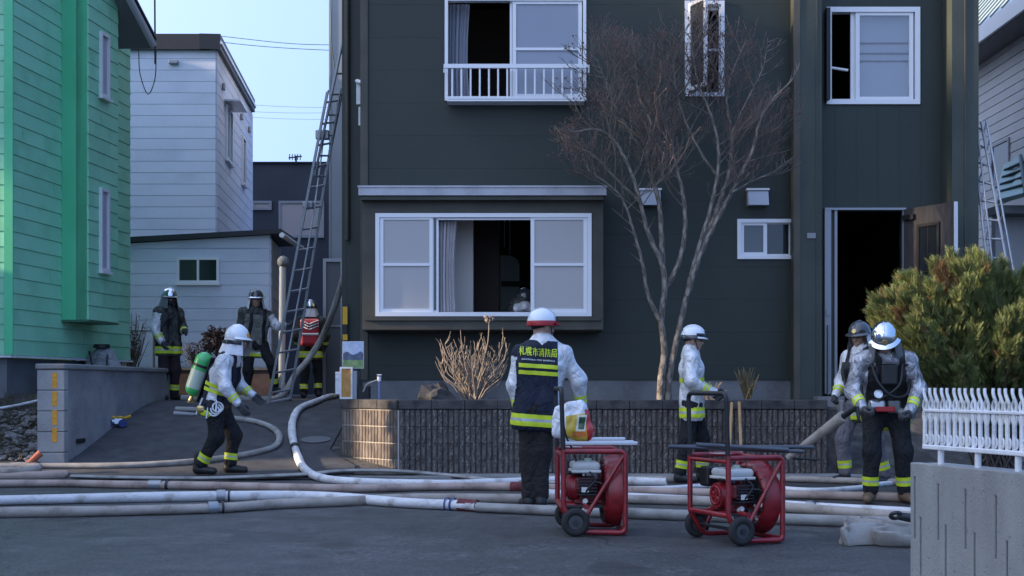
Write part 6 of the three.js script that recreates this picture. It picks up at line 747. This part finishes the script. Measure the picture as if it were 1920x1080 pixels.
for (const [i, [a, b, c, e, lab]] of [[1366, 846, 1372, 755, 'left of two thin wooden stakes leaning on the block wall'], [1391, 846, 1386, 754, 'right of two thin wooden stakes leaning on the block wall']].entries()) { const d0 = 15.6; const base = P(a, b, 15.7); base.y = Math.max(0.0, base.y - 0.25); solo('wooden_stake', lab, 'stake', rod(base, P(c, e, 16.1), 0.02, 0.02, 6), MAT.wood, 'wooden stakes leaning on the block wall'); }
{ const t = thing('covered_tank', 'grey tarpaulin-covered tank behind the left concrete wall', 'covered tank'), D = 19.8, c = P(192, 690, D), g = meshField([cap(V(c.x - 0.14, 1.3, c.z), V(c.x + 0.14, 1.3, c.z), 0.17), cap(V(c.x - 0.06, 1.52, c.z), V(c.x + 0.05, 1.52, c.z), 0.13), cap(V(c.x - 0.16, 1.1, c.z), V(c.x + 0.18, 1.1, c.z), 0.2)], { cell: 0.016, k: 40, wobble: 0.02, freq: 8, seed: 2 }); part('tarpaulin', g, MAT.tarp, t); part('lid', place(new THREE.CylinderGeometry(0.12, 0.12, 0.06, 18), [c.x - 0.01, 1.68, c.z]), MAT.black, t); part('cord', tube([V(c.x - 0.16, 1.6, c.z + 0.12), V(c.x - 0.05, 1.35, c.z + 0.22), V(c.x + 0.1, 1.3, c.z + 0.22), V(c.x + 0.12, 1.55, c.z + 0.14)], 0.012), MAT.black, t); part('stand', box(c.x - 0.2, 0.85, c.z - 0.15, c.x + 0.2, 1.05, c.z + 0.1), MAT.foundation, t); }
{ const t = thing('low_wall', 'low dark reddish-brown planter wall behind the men at the top of the driveway', 'wall'), D = 23.4; part('wall', box(X(225, D), 0.7, -D - 0.25, X(512, D), Y(694, D), -D), noisy([0.09, 0.06, 0.06], [0.05, 0.035, 0.035], [0.14, 0.1, 0.1], 6, 205, 1, 0.9), t); part('coping', box(X(224, D), Y(694, D) + 0.001, -D - 0.28, X(513, D), Y(689, D), -D + 0.03), MAT.foundation, t); }
{ const t = thing('wire_fence', 'thin metal post-and-rail fence left of the man in the dark face mask', 'fence'), D = 22.4; for (const px of [232, 288]) part('post', rod(V(X(px, D), 0.85, -D), V(X(px, D), Y(612, D), -D), 0.025), MAT.aluDark, t); for (const py of [620, 690]) part('rail', rod(V(X(228, D), Y(py, D), -D), V(X(292, D), Y(py, D), -D), 0.014), MAT.aluDark, t); }
{ const R = rng(60); const spots = [[50, 800], [36, 812], [58, 790], [22, 822], [64, 815], [44, 780], [30, 850], [66, 842], [12, 806]], lab = ['pale rock on the bank left of the concrete wall, middle of the heap', 'grey rock on the bank, lower left of the heap', 'pale rock highest in the heap beside the concrete wall', 'flat grey rock low on the bank at the left edge', 'small rock against the concrete wall end', 'upper pale rock on the bank below the green house', 'dark rock at the foot of the bank', 'dark rock at the foot of the concrete wall end', 'grey rock at the far left of the bank']; spots.forEach(([a, b], i) => { const c = onGround(a, b), g = rockGeo(0.07 + R() * 0.06, i * 2.3, 0.6); g.rotateY(R() * 6); solo('rock', lab[i], 'rock', g.translate(c.x, c.y + 0.025, c.z), MAT.rock, 'rocks on the left bank'); });
  solo('pipe', 'thin pale pipe lying on the bank under the green house', 'pipe', tube([onGround(-40, 775).add(V(0, 0.03, 0)), onGround(20, 768).add(V(0, 0.04, 0)), onGround(82, 756).add(V(0, 0.05, 0))], 0.018), MAT.cape);
  const st = []; for (let i = 0; i < 320; i++) { const c = onGround(R() * 88 - 10, 770 + R() * 95), g = rockGeoSmall(0.012 + R() * 0.03, R); st.push(g.translate(c.x, c.y + 0.004, c.z)); } const o = part('gravel', st, MAT.rock, scene); o.name = numbered('gravel'); o.userData.kind = 'stuff'; tag(o, 'loose stones scattered over the earth bank at the left edge', 'gravel');
  const gr = []; for (let i = 0; i < 500; i++) { const c = onGround(R() * 88 - 10, 745 + R() * 118), h = 0.04 + R() * 0.1; gr.push(taper([c, c.clone().add(V((R() - 0.5) * 0.06, h * 0.6, (R() - 0.5) * 0.05)), c.clone().add(V((R() - 0.5) * 0.16, h, (R() - 0.5) * 0.1))], 0.004, 0.001, 3, 1)); } const w = part('dry_grass', gr, MAT.straw, scene, true); w.name = numbered('dry_grass'); w.userData.kind = 'stuff'; tag(w, 'sparse dry grass on the earth bank at the left edge', 'grass'); }
function rockGeoSmall(r, R) { const g = new THREE.IcosahedronGeometry(r, 0); g.scale(1, 0.6, 0.8 + R() * 0.4); g.rotateY(R() * 6); return g; }
// overhead lines
for (const [i, [a, b, c, e, D]] of [[280, 62, 700, 98, 44], [415, 68, 700, 84, 46], [380, 190, 700, 202, 70], [380, 205, 700, 210, 72], [380, 214, 700, 224, 74]].entries()) { const p = P(a, b, D), q = P(c, e, D), m = p.clone().lerp(q, 0.5).add(V(0, -0.12, 0)); solo('overhead_wire', ['upper of the two nearer overhead wires', 'lower of the two nearer overhead wires', 'topmost of the three faint overhead wires', 'middle of the three faint overhead wires', 'lowest of the three faint overhead wires'][i] + ' between the white house and the ladder', 'wire', tube([p, m, q], i < 2 ? 0.011 : 0.008, 5, 20), MAT.iron, 'overhead wires'); }
solo('overhead_wire', 'thin vertical wire hanging beside the top of the dark house', 'wire', tube([P(623, -30, 24), P(621, 70, 24), P(627, 125, 24)], 0.009, 5, 14), MAT.iron);
for (const [i, y] of [13.75, 14.05, 14.45].entries()) solo('overhead_wire', ['lowest', 'middle', 'topmost'][i] + ' of three street wires behind the viewer, mirrored in the upper right window', 'wire', tube([V(-25, y + 0.3, 15), V(14, y, 15), V(45, y + 0.3, 15)], 0.03, 5, 24), MAT.iron, 'street wires behind the viewer');
// ---------------------------------------------------------------- people
const G = (px, d) => { const x = X(px, d); return [x, height(x, -d) + 0.006, -d]; };
// the man in the lettered coat, from behind
person({ label: 'person standing in a navy lettered coat with white sleeves and white helmet, back turned', at: G(1005, 11.9), yaw: Math.PI, seed: 1, cell: 0.01, jacket: MAT.silver, trousers: MAT.trouserBrown, cuffBands: false,
  joints: { pelvis: [-0.02, 0.94, 0.0], chest: [-0.04, 1.28, 0.0], neck: [-0.055, 1.46, -0.01], head: [-0.06, 1.625, 0.02], shL: [0.12, 1.385, 0], elL: [0.19, 1.11, 0.0], wrL: [0.15, 0.88, 0.05], shR: [-0.235, 1.385, 0], elR: [-0.385, 1.14, 0.03], wrR: [-0.42, 0.9, 0.12], hipL: [0.065, 0.9, 0], knL: [0.06, 0.5, 0.02], anL: [0.065, 0.1, -0.0], hipR: [-0.085, 0.9, 0], knR: [-0.055, 0.5, 0.02], anR: [-0.04, 0.1, -0.02], footL: 0.35, footR: -0.15 },
  headTurn: [0.05, -1.0, 0], hem: 0.17, panel: { top: 0.56, wide: 0.225, shift: 0.055, mat: MAT.navy }, writing: true, collar: true, collarMat: MAT.silver, gloves: MAT.gloveTan, handR: 'grip', torsoBands: [[-0.2, -0.16, MAT.lime], [-0.16, -0.135, MAT.reflect], [-0.135, -0.095, MAT.lime]],
  helmet: { mat: MAT.helmetWhite, band: MAT.helmetRed, goggles: [0.0, 0.05, -1.0, 2.0], strap: true, brim: MAT.helmetRed, ridge: false } });
// the side-facing man
person({ label: 'person standing side-on in a white coat with yellow bands, facing right by the block wall', at: G(1297, 15.05), yaw: Math.PI / 2 - 0.15, seed: 2, jacket: MAT.silver, trousers: MAT.trouser, size: 0.985,
  joints: { elR: [-0.27, 1.16, 0.0], wrR: [-0.2, 1.02, 0.24], elL: [0.25, 1.14, 0.04], wrL: [0.14, 1.04, 0.27], knR: [-0.11, 0.5, -0.06], anR: [-0.12, 0.1, -0.13], knL: [0.11, 0.5, 0.12], anL: [0.12, 0.1, 0.12] },
  headTurn: [0.1, 0, 0], hem: 0.17, panel: { top: 0.42, face: 'back', mat: MAT.silver }, torsoBands: [[-0.2, -0.155, MAT.lime], [-0.155, -0.13, MAT.reflect], [-0.13, -0.085, MAT.lime], [0.2, 0.25, MAT.lime]], helmet: { mat: MAT.helmetWhite, goggles: [0.0, 0.035, -1.3, 2.6], strap: true, band: MAT.helmetDark }, handR: 'grip', handL: 'grip' });
// bending man in front at right
const pB = person({ label: 'person in chrome helmet bending forward, holding a hose, in black breathing harness', at: G(1662, 12.5), yaw: -0.12, seed: 3, cell: 0.011, jacket: MAT.silverDark, trousers: MAT.trouser, boots: MAT.bootBrown,
  joints: { pelvis: [0.02, 0.9, -0.12], chest: [-0.0, 1.22, 0.0], neck: [-0.03, 1.39, 0.1], head: [-0.05, 1.525, 0.22], shL: [0.19, 1.34, 0.07], elL: [0.28, 1.06, 0.08], wrL: [0.16, 0.86, 0.27], shR: [-0.24, 1.33, 0.07], elR: [-0.33, 1.05, 0.1], wrR: [-0.26, 0.89, 0.32], hipL: [0.12, 0.86, -0.1], knL: [0.15, 0.48, 0.02], anL: [0.17, 0.1, -0.04], hipR: [-0.1, 0.86, -0.1], knR: [-0.14, 0.48, 0.04], anR: [-0.15, 0.1, 0.0], footL: 0.25, footR: -0.3 },
  headTurn: [0.75, -0.1, 0.1], hem: 0.13, helmet: { mat: MAT.chrome, brim: MAT.chrome, badge: MAT.brass, strap: true, ridgeMat: MAT.chrome, cape: MAT.capeDark }, straps: 'front', strapMat: MAT.black, belt: true, panel: { top: 0.46, face: 'front', mat: M([0.012, 0.012, 0.016], 0.7, { bumpMap: crinkle, bumpScale: 0.012 }) }, tank: { mat: MAT.tankDark, up: -0.05, len: 0.5 }, handR: 'grip', handL: 'grip' });
{ const r = pB.root, { J, up, off } = pB, gear = (n, g, m) => part(n, g, m, r); gear('pressure_gauge', [place(new THREE.CylinderGeometry(0.036, 0.036, 0.03, 18), [-0.1, 1.02, 0.17], 1.4), place(new THREE.TorusGeometry(0.036, 0.006, 6, 18), [-0.1, 1.02, 0.187], -0.17)], MAT.steel); gear('chest_unit', rbox(0.0, 1.2, 0.17, 0.16, 0.2, 0.06, 0.025), MAT.black); gear('harness_tube', tube([V(-0.16, 1.3, 0.16), V(-0.1, 1.12, 0.22), V(0.02, 1.0, 0.22), V(0.16, 1.02, 0.14), V(0.2, 1.2, 0.12)], 0.014, 8, 30), MAT.black); gear('harness_tube', tube([V(0.12, 1.3, 0.17), V(0.08, 1.1, 0.21), V(-0.1, 0.96, 0.18)], 0.012, 8, 20), MAT.black); gear('belt_pouch', rbox(0.06, 0.9, 0.05, 0.12, 0.12, 0.07, 0.02), MAT.capeDark); gear('belt_lamp', [rod(V(0.1, 0.86, 0.12), V(0.22, 0.83, 0.2), 0.035, 0.045, 16)], MAT.capeDark); gear('face_piece', rbox(-0.1, 0.92, 0.08, 0.16, 0.1, 0.08, 0.035), MAT.steel); gear('belt_tag', rbox(-0.03, 0.88, 0.12, 0.18, 0.05, 0.03, 0.01), MAT.helmetRed); }
{ const a = P(1603, 766, 12.1), c = thing('hose_nozzle', 'thin tapering nozzle and hose pointing down left from the bending person', 'nozzle'); part('barrel', rod(a, a.clone().lerp(P(1560, 795, 12.4), 0.5), 0.022, 0.028, 12), MAT.black, c); part('hose', rod(a.clone().lerp(P(1560, 795, 12.4), 0.5), P(1478, 858, 12.9), 0.055, 0.03, 14), MAT.hoseTan, c); part('grip', rod(a.clone().add(V(0.02, 0.02, 0)), a.clone().add(V(0.03, -0.1, 0.02)), 0.018, 0.016, 10), MAT.black, c); part('tip_bar', rod(P(1470, 858, 12.9), P(1535, 862, 12.9), 0.012), MAT.iron, c); }
// behind him
person({ label: 'person in a dark helmet and white coat standing behind the bending person', at: G(1618, 14.9), yaw: -0.9, seed: 4, jacket: MAT.silver, trousers: MAT.trouserGrey,
  joints: { pelvis: [0, 0.93, -0.02], chest: [0, 1.28, 0.02], neck: [0, 1.47, 0.03], head: [0, 1.65, 0.06], hipL: [0.11, 0.9, 0], knL: [0.22, 0.5, 0.06], anL: [0.26, 0.1, -0.04], hipR: [-0.11, 0.9, 0], knR: [-0.2, 0.5, 0.1], anR: [-0.2, 0.1, 0.06], elR: [-0.27, 1.16, 0.03], wrR: [-0.22, 0.98, 0.2], elL: [0.28, 1.16, 0.03], wrL: [0.24, 0.98, 0.2] }, headTurn: [0.2, 0.2, 0], hem: 0.17, helmet: { mat: MAT.helmetDark, badge: MAT.brass, strap: true, cape: MAT.cape, capeFrom: 1.1, capeSpan: Math.PI * 2 - 2.2 }, tank: { mat: MAT.tankDark }, straps: 'front', panel: { top: 0.44, face: 'front', mat: MAT.gear }, handR: 'grip', handL: 'grip' });
// the crouching man with the green tank
const pC = person({ label: 'person with green air tank and white caped helmet, walking bent forward', at: G(400, 15.8), yaw: Math.PI / 2 - 0.1, seed: 5, size: 1.08, cell: 0.011, jacket: MAT.silver, trousers: MAT.trouser,
  joints: { pelvis: [0, 0.8, 0.03], chest: [0, 1.1, 0.12], neck: [0, 1.28, 0.2], head: [0.0, 1.47, 0.27], shL: [0.19, 1.22, 0.17], elL: [0.26, 0.98, 0.2], wrL: [0.22, 0.86, 0.38], shR: [-0.19, 1.22, 0.17], elR: [-0.26, 0.95, 0.22], wrR: [-0.24, 0.78, 0.35], hipL: [0.1, 0.76, 0.03], knL: [0.13, 0.43, 0.19], anL: [0.12, 0.1, 0.15], hipR: [-0.1, 0.76, 0.03], knR: [-0.12, 0.42, 0.08], anR: [-0.11, 0.1, -0.12], footL: 0.1, footR: -0.05 },
  headTurn: [0.15, -0.25, 0], hem: 0.1, helmet: { mat: MAT.helmetWhite, cape: MAT.cape, capeFrom: 0.55, capeSpan: Math.PI * 2 - 1.1, goggles: [-0.085, -0.04, -2.6, 1.9], badge: MAT.orange }, tank: { mat: MAT.tankGreen, pale: MAT.tankPale, up: -0.1, len: 0.52, r: 0.1 }, straps: 'all', strapMat: MAT.navy, belt: true, panel: { top: 0.44, mat: MAT.navy }, torsoBands: [[0.1, 0.14, MAT.lime], [0.16, 0.2, MAT.lime], [-0.16, -0.1, MAT.lime]], gloves: MAT.glove });
{ const r = pC.root, gear = (n, g, m) => part(n, g, m, r), R = rng(70); gear('belt_tool', [rod(V(-0.2, 0.84, -0.05), V(-0.22, 0.66, -0.12), 0.014), rod(V(-0.2, 0.84, 0.02), V(-0.23, 0.62, 0.0), 0.012), rod(V(-0.18, 0.86, 0.1), V(-0.22, 0.68, 0.1), 0.013)], MAT.steel); gear('hand_lamp', [rod(V(-0.2, 0.66, -0.14), V(-0.24, 0.67, -0.36), 0.022, 0.03, 14)], MAT.capeDark); gear('rope_coil', [0, 1, 2].map((i) => place(new THREE.TorusGeometry(0.055, 0.01, 7, 18), [-0.21, 0.7 + i * 0.02, 0.08 + i * 0.02], 0.3, Math.PI / 2 + 0.2 * i)), MAT.cape); gear('pouch', rbox(-0.19, 0.74, 0.0, 0.07, 0.13, 0.14, 0.02), MAT.navy); gear('face_piece', rbox(-0.2, 0.72, -0.07, 0.08, 0.08, 0.1, 0.03), MAT.brass); }
// three at the top of the driveway
person({ label: 'person in dark face mask and helmet standing far left by the concrete wall', at: G(316, 21.4), yaw: 0.85, seed: 6, cell: 0.016, jacket: MAT.gear, paleSleeves: ['R'], trousers: M([0.02, 0.01, 0.015], 0.85), mask: true, joints: { elL: [0.26, 1.16, 0.02], wrL: [0.16, 1.1, 0.24], elR: [-0.26, 1.14, 0], wrR: [-0.22, 0.94, 0.13] }, headTurn: [0.1, 0, 0], hem: 0.17, helmet: { mat: MAT.chrome, brim: MAT.helmetDark, cape: MAT.capeDark, strap: true }, tank: { mat: MAT.tankDark, len: 0.56 }, straps: 'front' });
person({ label: 'person stepping past the ladder with an arm reaching out to its rail', at: G(478, 21.6), yaw: 0.45, seed: 7, cell: 0.016, jacket: MAT.gear, paleSleeves: ['L'], panel: { top: 0.46, face: 'front', mat: MAT.khaki }, trousers: MAT.trouser, joints: { pelvis: [-0.02, 0.93, 0], chest: [0, 1.28, 0.02], neck: [0.0, 1.46, 0.03], head: [0.0, 1.63, 0.06], shL: [0.2, 1.38, 0.03], elL: [0.34, 1.2, 0.1], wrL: [0.46, 1.22, 0.1], hipL: [0.1, 0.88, 0.02], knL: [0.22, 0.58, 0.22], anL: [0.3, 0.22, 0.12], hipR: [-0.1, 0.88, 0], knR: [-0.12, 0.48, 0.04], anR: [-0.13, 0.1, -0.04] }, headTurn: [0.05, -0.2, 0], hem: 0.17, torsoBands: [[-0.21, -0.165, MAT.lime], [-0.165, -0.14, MAT.reflect], [-0.14, -0.1, MAT.khaki]], helmet: { mat: MAT.helmetDark, brim: MAT.chrome, cape: MAT.cape, capeFrom: 0.9, capeSpan: Math.PI * 2 - 1.8, strap: true }, tank: { mat: MAT.tankDark }, straps: 'front', handL: 'grip' });
const pE = person({ label: 'person seen from behind with a red pack on the back, right of the ladder', at: G(582, 24), yaw: Math.PI + 0.1, seed: 8, cell: 0.016, jacket: MAT.gear, trousers: MAT.trouser, size: 0.99, joints: { elL: [0.28, 1.16, 0.0], wrL: [0.24, 0.98, 0.18], elR: [-0.28, 1.16, 0], wrR: [-0.26, 0.96, 0.14], knR: [-0.13, 0.5, 0.08], anR: [-0.14, 0.12, 0.02] }, hem: 0.17, helmet: { mat: MAT.chrome, band: MAT.helmetDark, cape: MAT.cape, capeFrom: 0.9, capeSpan: Math.PI * 2 - 1.8 } });
{ const r = pE.root; part('back_pack', [rbox(0, 1.18, -0.24, 0.34, 0.46, 0.16, 0.06, 3)], M([0.35, 0.015, 0.03], 0.6), r); part('pack_top', rbox(0, 1.4, -0.2, 0.34, 0.08, 0.16, 0.035, 3), M([0.55, 0.12, 0.12], 0.6), r); part('pack_band', rbox(0, 1.16, -0.245, 0.345, 0.06, 0.165, 0.03), MAT.reflect, r); for (const y of [1.27, 1.32, 1.37]) part('pack_strap', tube([V(-0.16, y + 0.04, -0.3), V(-0.06, y, -0.33), V(0, y - 0.025, -0.335), V(0.06, y, -0.33), V(0.16, y + 0.04, -0.3)], 0.011, 6, 20), MAT.cape, r); part('pack_panel', rbox(0, 1.31, -0.245, 0.3, 0.14, 0.15, 0.03), MAT.black, r); }
// inside the open bay window
person({ label: 'person kneeling inside the open bay window with only helmet and sleeve showing', at: [X(966, 18.95), 1.34, -18.95], yaw: 1.3, seed: 9, cell: 0.013, jacket: MAT.gear, paleSleeves: ['R'], joints: { pelvis: [0, 0.42, -0.1], chest: [0, 0.7, 0.0], neck: [0, 0.86, 0.06], head: [0, 0.97, 0.14], shL: [0.18, 0.82, 0.04], elL: [0.26, 0.62, 0.12], wrL: [0.2, 0.7, 0.34], shR: [-0.18, 0.82, 0.04], elR: [-0.24, 0.86, 0.22], wrR: [-0.2, 0.78, 0.42], hipL: [0.1, 0.4, -0.1], knL: [0.13, 0.12, 0.25], anL: [0.12, 0.1, -0.2], hipR: [-0.1, 0.4, -0.1], knR: [-0.13, 0.12, 0.25], anR: [-0.12, 0.1, -0.2] }, headTurn: [0.5, 0.3, 0], hem: 0.1, helmet: { mat: MAT.helmetDark, cape: MAT.gear, ridgeMat: MAT.chrome, brim: MAT.chrome, strap: true } });

renderer.render(scene, camera);
